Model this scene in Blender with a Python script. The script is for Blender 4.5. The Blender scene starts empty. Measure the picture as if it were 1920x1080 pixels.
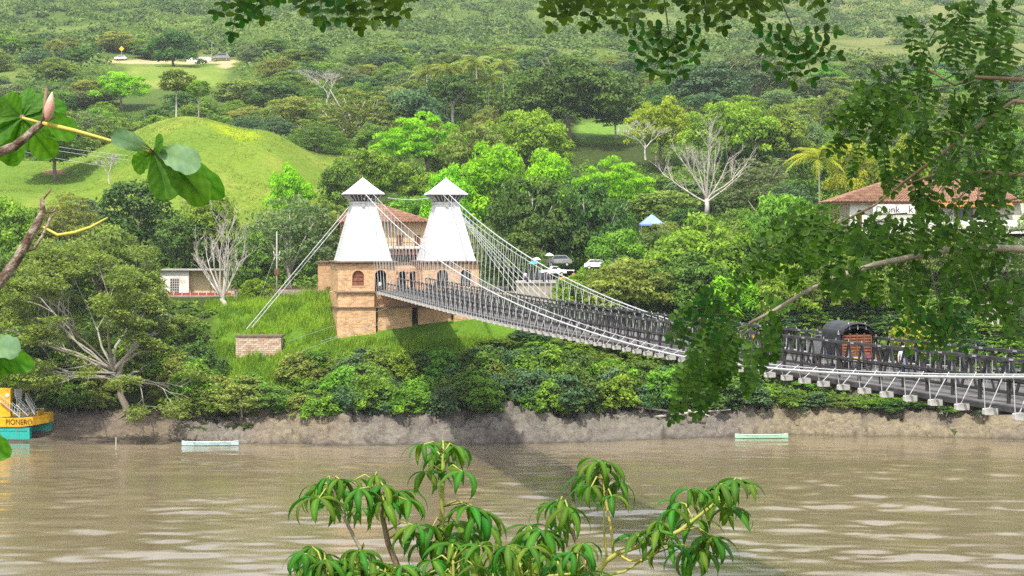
import bpy, math, random
import numpy as np
from mathutils import Vector, Matrix, Quaternion

# ------------------------------------------------------------------ scene, camera, light
S = bpy.context.scene
C = S.collection
F = 3300.0            # focal length in pixels of the 1920 px wide photograph
HZ = 440.0            # image row of the horizon
WATER = -29.5         # river level; the camera is at z = 0
cam_d = bpy.data.cameras.new('camera'); cam = bpy.data.objects.new('camera', cam_d); C.objects.link(cam)
cam_d.sensor_width = 36.0; cam_d.lens = 36.0 * F / 1920.0
cam_d.shift_y = -(540 - HZ) / 1920.0
cam_d.clip_start = 0.1; cam_d.clip_end = 9000
cam.location = (0, 0, 0); cam.rotation_euler = (math.radians(90), 0, 0)
S.camera = cam

SUN = Vector((-0.16, -0.58, 0.95)).normalized()
W = bpy.data.worlds.new('World'); S.world = W; W.use_nodes = True
wn = W.node_tree.nodes; wl = W.node_tree.links; wn.clear()
sky = wn.new('ShaderNodeTexSky'); sky.sky_type = 'NISHITA'; sky.sun_disc = False
sky.sun_elevation = math.asin(SUN.z); sky.sun_rotation = math.atan2(SUN.x, SUN.y)
sky.air_density = 1.0; sky.dust_density = 4.0; sky.ozone_density = 1.0
bg = wn.new('ShaderNodeBackground'); bg.inputs[1].default_value = 0.15
wo = wn.new('ShaderNodeOutputWorld'); wl.new(bg.outputs[0], wo.inputs[0])
# broken white cloud all round the sky
wt = wn.new('ShaderNodeTexCoord'); wm = wn.new('ShaderNodeMapping'); wm.inputs['Scale'].default_value = (1, 1, 2.2); wl.new(wt.outputs['Generated'], wm.inputs[0])
wz = wn.new('ShaderNodeTexNoise'); wz.inputs['Scale'].default_value = 2.6; wz.inputs['Detail'].default_value = 6; wl.new(wm.outputs[0], wz.inputs['Vector'])
wr = wn.new('ShaderNodeMapRange'); wr.inputs[1].default_value = 0.40; wr.inputs[2].default_value = 0.60; wl.new(wz.outputs['Fac'], wr.inputs[0])
wx_ = wn.new('ShaderNodeMix'); wx_.data_type = 'RGBA'; wl.new(wr.outputs[0], wx_.inputs[0]); wl.new(sky.outputs[0], wx_.inputs[6]); wx_.inputs[7].default_value = (6.6, 6.7, 6.8, 1); wl.new(wx_.outputs[2], bg.inputs[0])
sd = bpy.data.lights.new('sun', 'SUN'); sd.energy = 3.0; sd.angle = math.radians(1.5); sd.color = (1.0, 0.95, 0.86)
so = bpy.data.objects.new('sun', sd); C.objects.link(so); so.rotation_euler = SUN.to_track_quat('Z', 'Y').to_euler(); so.location = (-60, -60, 120)
S.view_settings.view_transform = 'Standard'; S.view_settings.look = 'None'
S.view_settings.exposure = 0.78; S.view_settings.gamma = 1.0; S.view_settings.use_curve_mapping = False
S.render.engine = 'CYCLES'
S.cycles.use_denoising = False; S.cycles.use_adaptive_sampling = False; S.cycles.sample_clamp_indirect = 2.5
S.cycles.max_bounces = 8; S.cycles.transparent_max_bounces = 8; S.cycles.volume_bounces = 0
S.cycles.caustics_reflective = False; S.cycles.caustics_refractive = False

rng = np.random.default_rng(7)
R = random.Random(11)

# ------------------------------------------------------------------ helpers
def P(px, py, Y):                       # a pixel of the photograph at depth Y -> world point
    return Vector(((px - 960) / F * Y, Y, (HZ - py) / F * Y))

def tag(o, label=None, cat=None, group=None, kind=None):
    if label: o['label'] = label
    if cat: o['category'] = cat
    if group: o['group'] = group
    if kind: o['kind'] = kind
    return o

def obj(name, data, parent=None, mat=None):
    o = bpy.data.objects.new(name, data); C.objects.link(o)
    if parent is not None: o.parent = parent
    if mat is not None and data is not None and len(data.materials) == 0: data.materials.append(mat)
    return o

def empty(name, loc=(0, 0, 0), rz=0.0):
    o = bpy.data.objects.new(name, None); C.objects.link(o); o.location = loc; o.rotation_euler = (0, 0, rz)
    o.empty_display_size = 0.2
    return o

def mesh_np(name, V, Fc, mat=None, tint=None, smooth=False, col=None):
    V = np.asarray(V, dtype=np.float32); Fc = np.asarray(Fc, dtype=np.int32)
    me = bpy.data.meshes.new(name); n = Fc.shape[1]
    me.vertices.add(len(V)); me.vertices.foreach_set('co', V.ravel())
    me.loops.add(Fc.size); me.loops.foreach_set('vertex_index', Fc.ravel())
    me.polygons.add(len(Fc)); me.polygons.foreach_set('loop_start', np.arange(0, Fc.size, n, dtype=np.int32))
    me.polygons.foreach_set('loop_total', np.full(len(Fc), n, dtype=np.int32))
    if smooth: me.polygons.foreach_set('use_smooth', np.ones(len(Fc), dtype=bool))
    me.update(calc_edges=True)
    if tint is not None:
        a = me.attributes.new('tint', 'FLOAT', 'POINT'); a.data.foreach_set('value', np.asarray(tint, dtype=np.float32))
    if col is not None:
        a = me.attributes.new('col', 'FLOAT_COLOR', 'POINT')
        cc = np.ones((len(V), 4), dtype=np.float32); cc[:, :3] = col; a.data.foreach_set('color', cc.ravel())
    if mat is not None: me.materials.append(mat)
    return me

class MB:                                # a small mesh builder (polygons of any size)
    def __init__(s): s.v = []; s.f = []
    def add(s, vs, fs):
        b = len(s.v); s.v += [tuple(v) for v in vs]; s.f += [tuple(i + b for i in f) for f in fs]; return s
    def box(s, a, b):
        (x0, y0, z0), (x1, y1, z1) = a, b
        return s.add([(x0, y0, z0), (x1, y0, z0), (x1, y1, z0), (x0, y1, z0), (x0, y0, z1), (x1, y0, z1), (x1, y1, z1), (x0, y1, z1)],
                     [(3, 2, 1, 0), (4, 5, 6, 7), (0, 1, 5, 4), (1, 2, 6, 5), (2, 3, 7, 6), (3, 0, 4, 7)])
    def bar(s, a, b, w, h, up=(0, 0, 1)):   # rectangular bar between two points
        a = Vector(a); b = Vector(b); d = (b - a).normalized(); u = Vector(up)
        if abs(d.dot(u)) > 0.98: u = Vector((1, 0, 0))
        x = d.cross(u).normalized(); y = x.cross(d).normalized(); x = x * w / 2; y = y * h / 2
        return s.add([a - x - y, a + x - y, a + x + y, a - x + y, b - x - y, b + x - y, b + x + y, b - x + y],
                     [(3, 2, 1, 0), (4, 5, 6, 7), (0, 1, 5, 4), (1, 2, 6, 5), (2, 3, 7, 6), (3, 0, 4, 7)])
    def tube(s, pts, rad, n=6, caps=True):
        pts = [Vector(p) for p in pts]; m = len(pts)
        if not hasattr(rad, '__len__'): rad = [rad] * m
        base = len(s.v); prev = None
        for i, p in enumerate(pts):
            d = (pts[min(i + 1, m - 1)] - pts[max(i - 1, 0)]).normalized()
            if prev is None:
                u = Vector((0, 0, 1)) if abs(d.z) < 0.9 else Vector((1, 0, 0)); x = d.cross(u).normalized()
            else:
                x = (prev - d * prev.dot(d)).normalized()
            prev = x; y = d.cross(x)
            for k in range(n):
                a = 2 * math.pi * k / n; s.v.append(tuple(p + (x * math.cos(a) + y * math.sin(a)) * rad[i]))
        for i in range(m - 1):
            for k in range(n):
                a = base + i * n + k; b = base + i * n + (k + 1) % n
                s.f.append((a, b, b + n, a + n))
        if caps:
            s.f.append(tuple(base + k for k in reversed(range(n)))); s.f.append(tuple(base + (m - 1) * n + k for k in range(n)))
        return s
    def loft(s, rings, close=True, caps=True):
        n = len(rings[0]); base = len(s.v)
        for r in rings: s.v += [tuple(p) for p in r]
        for i in range(len(rings) - 1):
            for k in range(n if close else n - 1):
                a = base + i * n + k; b = base + i * n + (k + 1) % n; s.f.append((a, b, b + n, a + n))
        if caps:
            s.f.append(tuple(base + k for k in reversed(range(n)))); s.f.append(tuple(base + (len(rings) - 1) * n + k for k in range(n)))
        return s
    def mesh(s, name, mat=None, smooth=False):
        me = bpy.data.meshes.new(name); me.from_pydata(s.v, [], s.f); me.update()
        if smooth:
            for p in me.polygons: p.use_smooth = True
        if mat is not None: me.materials.append(mat)
        return me
    def build(s, name, mat=None, parent=None, smooth=False): return obj(name, s.mesh(name, mat, smooth), parent)

def h2(ix, iy, seed):
    n = (ix.astype(np.int64) * 374761393 + iy.astype(np.int64) * 668265263 + seed * 974634213) & 0x7fffffff
    n = ((n ^ (n >> 13)) * 1274126177) & 0x7fffffff
    return ((n ^ (n >> 16)) & 0xffff) / 65535.0
def vnoise(x, y, seed=0):
    x = np.asarray(x, float); y = np.asarray(y, float)
    ix = np.floor(x).astype(np.int64); iy = np.floor(y).astype(np.int64); fx = x - ix; fy = y - iy
    fx = fx * fx * (3 - 2 * fx); fy = fy * fy * (3 - 2 * fy)
    a = h2(ix, iy, seed); b = h2(ix + 1, iy, seed); c = h2(ix, iy + 1, seed); d = h2(ix + 1, iy + 1, seed)
    return (a * (1 - fx) + b * fx) * (1 - fy) + (c * (1 - fx) + d * fx) * fy
def fbm(x, y, seed=0, o=4):
    t = 0; a = 0.5; f = 1.0
    for k in range(o):
        t = t + a * (vnoise(np.asarray(x) * f, np.asarray(y) * f, seed + k) - 0.5); a *= 0.5; f *= 2.03
    return t
def sstep(a, b, x): t = np.clip((np.asarray(x, float) - a) / (b - a), 0, 1); return t * t * (3 - 2 * t)

# ------------------------------------------------------------------ materials
def nodes(name):
    m = bpy.data.materials.new(name); m.use_nodes = True; nt = m.node_tree; nt.nodes.clear()
    return m, nt, nt.nodes.new, nt.links.new
def mixc(nt, fac, a, b, mode='MIX'):
    n = nt.nodes.new('ShaderNodeMix'); n.data_type = 'RGBA'; n.blend_type = mode
    for sock, val in ((n.inputs[0], fac), (n.inputs[6], a), (n.inputs[7], b)):
        if hasattr(val, 'is_output') or hasattr(val, 'links'): nt.links.new(val, sock)
        elif isinstance(val, (int, float)): sock.default_value = val
        else: sock.default_value = (*val, 1)
    return n.outputs[2]
def noise(nt, scale, detail=4, rough=0.6, coord='Object', vec=None, sx=None):
    n = nt.nodes.new('ShaderNodeTexNoise'); n.inputs['Scale'].default_value = scale; n.inputs['Detail'].default_value = detail; n.inputs['Roughness'].default_value = rough
    if vec is None:
        tc = nt.nodes.new('ShaderNodeTexCoord'); vec = tc.outputs[coord]
    if sx is not None:
        mp = nt.nodes.new('ShaderNodeMapping'); mp.inputs['Scale'].default_value = sx; nt.links.new(vec, mp.inputs[0]); vec = mp.outputs[0]
    nt.links.new(vec, n.inputs['Vector'])
    return n.outputs['Fac']
def ramp(nt, x, lo, hi):
    n = nt.nodes.new('ShaderNodeMapRange'); n.inputs[1].default_value = lo; n.inputs[2].default_value = hi; nt.links.new(x, n.inputs[0]); return n.outputs[0]
def surf(name, c1, c2=None, rough=0.7, scale=3.0, bump=0.0, bscale=None, spec=0.3, metal=0.0, sx=None, lo=0.35, hi=0.65, c3=None, s3=0.6):
    m, nt, N, L = nodes(name)
    o = N('ShaderNodeOutputMaterial'); p = N('ShaderNodeBsdfPrincipled'); L(p.outputs[0], o.inputs[0])
    p.inputs['Roughness'].default_value = rough; p.inputs['Specular IOR Level'].default_value = spec; p.inputs['Metallic'].default_value = metal
    if c2 is None: c2 = tuple(v * 0.8 for v in c1)
    f = ramp(nt, noise(nt, scale, 5, sx=sx), lo, hi); c = mixc(nt, f, c1, c2)
    if c3 is not None: c = mixc(nt, ramp(nt, noise(nt, s3, 6), 0.5, 0.68), c, c3)
    L(c, p.inputs['Base Color'])
    if bump:
        b = N('ShaderNodeBump'); b.inputs['Strength'].default_value = min(bump, 1); b.inputs['Distance'].default_value = 0.05 * max(1, bump)
        L(noise(nt, bscale or scale * 3, 5, sx=sx), b.inputs['Height']); L(b.outputs[0], p.inputs['Normal'])
    return m
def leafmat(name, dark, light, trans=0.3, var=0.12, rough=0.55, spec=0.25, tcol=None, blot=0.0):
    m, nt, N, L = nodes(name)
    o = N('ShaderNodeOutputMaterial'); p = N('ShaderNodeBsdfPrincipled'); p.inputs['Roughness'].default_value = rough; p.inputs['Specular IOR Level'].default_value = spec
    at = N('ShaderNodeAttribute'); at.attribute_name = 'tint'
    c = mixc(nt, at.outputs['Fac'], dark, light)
    if blot:
        ge = N('ShaderNodeNewGeometry'); c = mixc(nt, ramp(nt, noise(nt, 9.0, 4, 0.6, vec=ge.outputs['Position']), 0.35, 0.7), c, mixc(nt, 1.0, c, (1.25, 1.12, 0.8), 'MULTIPLY'))
        c = mixc(nt, ramp(nt, noise(nt, 38.0, 5, 0.7, vec=ge.outputs['Position']), 0.66, 0.74), c, (0.22, 0.17, 0.04))
    oi = N('ShaderNodeObjectInfo'); hs = N('ShaderNodeHueSaturation'); L(c, hs.inputs['Color'])
    mr = N('ShaderNodeMapRange'); mr.inputs[3].default_value = 1 - var; mr.inputs[4].default_value = 1 + var; L(oi.outputs['Random'], mr.inputs[0]); L(mr.outputs[0], hs.inputs['Value'])
    m2 = N('ShaderNodeMath'); m2.operation = 'MULTIPLY'; m2.inputs[1].default_value = 7.13; L(oi.outputs['Random'], m2.inputs[0])
    m3 = N('ShaderNodeMath'); m3.operation = 'FRACT'; L(m2.outputs[0], m3.inputs[0])
    mh = N('ShaderNodeMapRange'); mh.inputs[3].default_value = 0.5 - var * 0.2; mh.inputs[4].default_value = 0.5 + var * 0.2; L(m3.outputs[0], mh.inputs[0]); L(mh.outputs[0], hs.inputs['Hue'])
    L(hs.outputs[0], p.inputs['Base Color'])
    t = N('ShaderNodeBsdfTranslucent')
    L(mixc(nt, 1.0, hs.outputs[0], tcol or (1.5, 1.6, 0.5), 'MULTIPLY'), t.inputs['Color'])
    mx = N('ShaderNodeMixShader'); mx.inputs[0].default_value = trans
    L(p.outputs[0], mx.inputs[1]); L(t.outputs[0], mx.inputs[2]); L(mx.outputs[0], o.inputs[0])
    return m
def brickmat(name, c1, c2, mortar, bw=0.3, bh=0.1, axis='XZ', stain=(0.12, 0.09, 0.06), sa=0.5):
    m, nt, N, L = nodes(name)
    o = N('ShaderNodeOutputMaterial'); p = N('ShaderNodeBsdfPrincipled'); p.inputs['Roughness'].default_value = 0.9; p.inputs['Specular IOR Level'].default_value = 0.1; L(p.outputs[0], o.inputs[0])
    tc = N('ShaderNodeTexCoord'); sp = N('ShaderNodeSeparateXYZ'); L(tc.outputs['Object'], sp.inputs[0])
    ad = N('ShaderNodeMath'); ad.operation = 'ADD'; L(sp.outputs[0], ad.inputs[0]); L(sp.outputs[1], ad.inputs[1])
    cb = N('ShaderNodeCombineXYZ'); L(ad.outputs[0], cb.inputs[0]); L(sp.outputs[2], cb.inputs[1])
    b = N('ShaderNodeTexBrick'); L(cb.outputs[0], b.inputs['Vector']); b.inputs['Scale'].default_value = 1.0
    b.inputs['Brick Width'].default_value = bw; b.inputs['Row Height'].default_value = bh; b.inputs['Mortar Size'].default_value = 0.014
    b.inputs['Color1'].default_value = (*c1, 1); b.inputs['Color2'].default_value = (*c2, 1); b.inputs['Mortar'].default_value = (*mortar, 1)
    c = mixc(nt, ramp(nt, noise(nt, 0.45, 6, 0.65), 0.5, 0.75), b.outputs[0], stain)
    c = mixc(nt, 0.5 + 0 * sa, b.outputs[0], c)
    v = noise(nt, 1.6, 5); c = mixc(nt, ramp(nt, v, 0.3, 0.8), c, mixc(nt, 0.4, c, (0.75, 0.6, 0.42)))
    L(c, p.inputs['Base Color'])
    bp = N('ShaderNodeBump'); bp.inputs['Strength'].default_value = 0.6; bp.inputs['Distance'].default_value = 0.02; L(b.outputs['Fac'], bp.inputs['Height']); bp.invert = True; L(bp.outputs[0], p.inputs['Normal'])
    return m

M = {}
M['white_zinc'] = surf('white_zinc', (0.62, 0.63, 0.65), (0.70, 0.70, 0.71), 0.55, 0.8, 0.15, 3.0, c3=(0.55, 0.56, 0.57), s3=0.5, sx=(1, 1, 0.25))
M['white_paint'] = surf('white_paint', (0.7, 0.7, 0.69), (0.55, 0.55, 0.53), 0.6, 1.3, c3=(0.42, 0.4, 0.36), s3=1.1)
M['white_wall'] = surf('white_wall', (0.78, 0.77, 0.74), (0.7, 0.68, 0.63), 0.85, 0.9, c3=(0.5, 0.46, 0.38), s3=0.7)
M['cream_wall'] = surf('cream_wall', (0.72, 0.6, 0.38), (0.62, 0.5, 0.3), 0.85, 0.9)
M['steel_white'] = surf('steel_white', (0.56, 0.58, 0.59), (0.42, 0.44, 0.45), 0.45, 2.0, spec=0.5)
M['beam_paint'] = surf('chalky_white_beam_paint', (0.5, 0.5, 0.49), (0.4, 0.4, 0.39), 0.7, 3.0, c3=(0.28, 0.26, 0.23), s3=2.0)
M['rod_grey'] = surf('galvanised_rod', (0.42, 0.43, 0.44), (0.3, 0.31, 0.32), 0.5, 2.0, spec=0.4)
M['dark_wood'] = surf('dark_wood', (0.022, 0.02, 0.02), (0.06, 0.056, 0.054), 0.8, 1.6, 0.3, 6.0, lo=0.3, hi=0.75)
M['grey_wood'] = surf('grey_wood', (0.03, 0.029, 0.03), (0.075, 0.072, 0.074), 0.85, 1.2, 0.3, 5.0)
M['deck_wood'] = surf('deck_wood', (0.09, 0.087, 0.085), (0.17, 0.165, 0.16), 0.85, 0.7, 0.3, 4.0, sx=(1, 1, 1))
M['red_wood'] = surf('red_wood', (0.20, 0.07, 0.035), (0.30, 0.12, 0.06), 0.6, 2.5)
M['brown_wood'] = surf('brown_wood', (0.12, 0.05, 0.03), (0.2, 0.09, 0.05), 0.7, 2.5)
M['void_shade'] = surf('painted_interior_shade', (0.015, 0.013, 0.012), (0.03, 0.025, 0.02), 0.9, 1.0)  # near-black colour stands in for the shade inside openings
M['canvas'] = surf('black_canvas', (0.018, 0.02, 0.022), (0.035, 0.038, 0.04), 0.5, 2.0, 0.4, 3.0, spec=0.4)
M['brick'] = brickmat('orange_brick', (0.72, 0.43, 0.21), (0.40, 0.20, 0.09), (0.72, 0.58, 0.40), 0.6, 0.26)
M['brick_dark'] = brickmat('weathered_brick', (0.54, 0.30, 0.15), (0.38, 0.20, 0.1), (0.5, 0.4, 0.28), 0.6, 0.26)
M['brick_pale'] = brickmat('pale_brick', (0.62, 0.44, 0.3), (0.66, 0.52, 0.4), (0.5, 0.42, 0.34), 0.5, 0.28)
M['cornice'] = surf('cornice_tile', (0.22, 0.15, 0.11), (0.12, 0.09, 0.07), 0.9, 2.0)
M['roof_tile'] = surf('clay_tile', (0.19, 0.095, 0.06), (0.36, 0.21, 0.135), 0.85, 1.2, 0.3, 6, c3=(0.2, 0.12, 0.08), s3=1.4)
M['roof_orange'] = surf('orange_tile', (0.50, 0.26, 0.07), (0.4, 0.2, 0.05), 0.8, 1.5)
M['bark'] = surf('bark', (0.16, 0.13, 0.10), (0.26, 0.22, 0.17), 0.9, 1.5, 0.5, 6.0)
M['pale_bark'] = surf('pale_bark', (0.42, 0.39, 0.33), (0.55, 0.52, 0.46), 0.85, 1.2)
M['bone_bark'] = surf('bone_bark', (0.56, 0.53, 0.47), (0.38, 0.35, 0.3), 0.85, 1.6)
M['glass'] = surf('dark_glass', (0.02, 0.025, 0.03), (0.03, 0.035, 0.04), 0.08, 1.0, spec=0.6)
M['rubber'] = surf('rubber', (0.02, 0.02, 0.02), (0.03, 0.03, 0.03), 0.8, 2.0)
M['car_white'] = surf('white_car_paint', (0.78, 0.78, 0.78), (0.74, 0.74, 0.74), 0.25, 1.0, spec=0.5)
M['car_black'] = surf('black_car_paint', (0.02, 0.02, 0.025), (0.03, 0.03, 0.035), 0.25, 1.0, spec=0.5)
M['car_blue'] = surf('blue_paint', (0.03, 0.08, 0.25), (0.05, 0.1, 0.28), 0.4, 1.0, spec=0.5)
M['car_grey'] = surf('grey_paint', (0.25, 0.26, 0.27), (0.2, 0.2, 0.21), 0.35, 1.0, spec=0.5)
M['yellow'] = surf('yellow_paint', (0.80, 0.46, 0.01), (0.72, 0.38, 0.01), 0.5, 1.6, c3=(0.6, 0.3, 0.03), s3=1.6)
M['teal'] = surf('teal_paint', (0.02, 0.40, 0.33), (0.03, 0.47, 0.42), 0.5, 1.4, c3=(0.1, 0.33, 0.28), s3=1.8)
M['ink'] = surf('black_lettering', (0.012, 0.012, 0.012), (0.02, 0.02, 0.02), 0.7, 1.0)
M['brown_ink'] = surf('dark_brown_lettering', (0.04, 0.02, 0.008), (0.05, 0.025, 0.01), 0.7, 1.0)
M['pale_blue'] = surf('pale_blue_paint', (0.40, 0.62, 0.66), (0.5, 0.7, 0.74), 0.5, 1.0, c3=(0.3, 0.45, 0.46), s3=1.2)
M['mint'] = surf('mint_paint', (0.32, 0.66, 0.46), (0.4, 0.72, 0.52), 0.5, 1.0)
M['blue_cloth'] = surf('blue_cloth', (0.20, 0.30, 0.62), (0.28, 0.38, 0.7), 0.8, 1.0)
M['cyan_cloth'] = surf('cyan_cloth', (0.03, 0.5, 0.75), (0.04, 0.55, 0.8), 0.8, 1.0)
M['concrete'] = surf('concrete', (0.42, 0.4, 0.37), (0.32, 0.3, 0.28), 0.9, 1.0)
M['stone'] = surf('stone_wall', (0.28, 0.24, 0.2), (0.4, 0.35, 0.29), 0.95, 1.4, 0.6, 3)
M['skin'] = surf('skin', (0.42, 0.24, 0.16), (0.38, 0.21, 0.14), 0.6, 3.0)
M['hair'] = surf('dark_hair', (0.02, 0.014, 0.01), (0.03, 0.02, 0.015), 0.6, 3.0)
M['cloth_white'] = surf('white_cloth', (0.75, 0.75, 0.76), (0.66, 0.66, 0.68), 0.9, 3.0)
M['cloth_pink'] = surf('salmon_cloth', (0.6, 0.2, 0.14), (0.55, 0.17, 0.12), 0.9, 3.0)
M['denim'] = surf('denim', (0.16, 0.26, 0.45), (0.2, 0.32, 0.52), 0.9, 3.0)
M['cloth_dark'] = surf('dark_cloth', (0.03, 0.03, 0.04), (0.05, 0.05, 0.06), 0.9, 3.0)
M['sign_yellow'] = surf('sign_yellow', (0.8, 0.5, 0.01), (0.78, 0.48, 0.01), 0.5, 1.0)
M['red_paint'] = surf('red_paint', (0.42, 0.07, 0.05), (0.35, 0.06, 0.05), 0.6, 1.0)

LM = {
 'mid':   leafmat('mid_green_leaves', (0.08, 0.145, 0.018), (0.23, 0.36, 0.045), 0.35),
 'green': leafmat('fresh_green_leaves', (0.10, 0.21, 0.018), (0.28, 0.47, 0.035), 0.35),
 'lime':  leafmat('lime_leaves', (0.16, 0.36, 0.008), (0.36, 0.66, 0.014), 0.4, 0.06),
 'yell':  leafmat('yellow_green_leaves', (0.20, 0.27, 0.015), (0.45, 0.48, 0.03), 0.35, 0.08),
 'dark':  leafmat('dark_green_leaves', (0.04, 0.10, 0.016), (0.125, 0.23, 0.038), 0.3),
 'blue':  leafmat('bluish_green_leaves', (0.05, 0.11, 0.045), (0.14, 0.24, 0.10), 0.3),
 'olive': leafmat('olive_leaves', (0.12, 0.165, 0.03), (0.33, 0.39, 0.075), 0.35),
 'grey':  leafmat('grey_green_leaves', (0.10, 0.155, 0.06), (0.25, 0.33, 0.14), 0.35),
 'far':   leafmat('hillside_leaves', (0.045, 0.10, 0.022), (0.20, 0.31, 0.06), 0.3),
}

# ------------------------------------------------------------------ terrain of the far bank
WL_PX = [-900, 0, 280, 420, 600, 900, 1100, 1300, 1500, 1700, 1920, 2800]
WL_PY = [822, 822, 822, 832, 835, 834, 830, 822, 816, 820, 824, 826]
WL_Y = [F * -WATER / (y - HZ) for y in WL_PY]
def shore(px): return np.interp(px, WL_PX, WL_Y)
TY = [262, 270, 276, 282, 290, 305, 320, 340, 360, 380, 400, 420, 450, 500, 600, 700, 900, 1200, 1600, 2400]
TC = {
 -600: [-25, -19, -16, -14, -12, -9, -5, 0, 4, 8, 13, 18, 19, 24, 42, 66, 108, 160, 240, 330],
  100: [-25, -20, -17, -15.5, -13.5, -10.5, -7, -1, 4, 9, 14, 18, 17, 21, 42, 66, 108, 162, 240, 330],
  350: [-25, -19, -15, -12.3, -11.3, -10.8, -9.5, -4, 3, 12, 22.5, 29.2, 25.5, 25, 43, 66, 106, 160, 240, 330],
  480: [-25, -18.2, -14.2, -11.8, -11.0, -10.6, -9.3, -5, 2, 10, 19.5, 25.8, 24.5, 25.5, 43, 66, 106, 160, 238, 330],
  640: [-25, -17.5, -14.5, -10.2, -9.6, -9.4, -9, -6, -1, 5, 11, 17, 20, 26, 45, 66, 105, 160, 236, 330],
  960: [-25, -18, -14.6, -11.5, -9.8, -9.4, -8.5, -5, -1, 3, 8, 12.5, 19, 30, 46, 64, 100, 158, 235, 330],
 1250: [-25, -18.5, -15, -11, -8.5, -7, -5, -1.5, 2, 5.5, 9, 13, 20, 30, 44, 60, 96, 154, 235, 330],
 1600: [-25, -19, -14, -9.5, -5, 0.6, 2.2, 5, 8, 10, 12.5, 15.5, 20, 27, 40, 56, 92, 150, 238, 330],
 2000: [-25, -19, -14, -9, -4, 1.2, 2.2, 5, 8, 10, 12.5, 15.5, 20, 27, 40, 56, 92, 150, 238, 330],
 2900: [-25, -19, -14, -9, -4, 1.2, 2.2, 5, 8, 10, 12.5, 15.5, 20, 27, 40, 56, 92, 150, 238, 330],
}
TPX = sorted(TC); TAB = np.array([TC[k] for k in TPX], float)
YF = np.concatenate([np.arange(262, 320, 1.0), np.arange(320, 520, 4.0), np.arange(520, 2420, 20.0)])
TABF = np.array([np.interp(YF, TY, r) for r in TAB])
for _ in range(3): TABF[:, 1:-1] = 0.25 * TABF[:, :-2] + 0.5 * TABF[:, 1:-1] + 0.25 * TABF[:, 2:]
def ground(X, Y):
    X = np.asarray(X, float); Y = np.asarray(Y, float); px = np.clip(960 + F * X / Y, TPX[0], TPX[-1])
    fi = np.interp(Y, YF, np.arange(len(YF))); i = np.clip(np.floor(fi).astype(int), 0, len(YF) - 2); t = fi - i
    j = np.clip(np.searchsorted(TPX, px, side='right') - 1, 0, len(TPX) - 2); q = np.array(TPX, float)
    u = (px - q[j]) / (q[j + 1] - q[j]); u = u * u * (3 - 2 * u)
    a = TABF[j, i] * (1 - t) + TABF[j, i + 1] * t; b = TABF[j + 1, i] * (1 - t) + TABF[j + 1, i + 1] * t
    z = a * (1 - u) + b * u
    e = Y - shore(px)
    rise = np.interp(e, [-4, 0, 1.5, 4.5, 9, 12], [-31.5, -29.6, -28.4, -26.6, -25.6, -24.8])
    w = sstep(8, 14, e); z = z * w + rise * (1 - w)
    amp = np.interp(Y, [262, 300, 420, 700, 1200, 2400], [0.25, 0.3, 0.7, 3.5, 9, 16])
    wav = np.interp(Y, [262, 300, 420, 700, 1200, 2400], [6, 8, 22, 70, 190, 300])
    return z + amp * fbm(X / 24, Y / 24, 3, 4) * 1.2 + amp * fbm(X / 130, Y / 130, 9, 3) * 2.2 * sstep(420, 700, Y)
def gz(x, y): return float(ground(np.array([x]), np.array([y]))[0])

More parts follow.
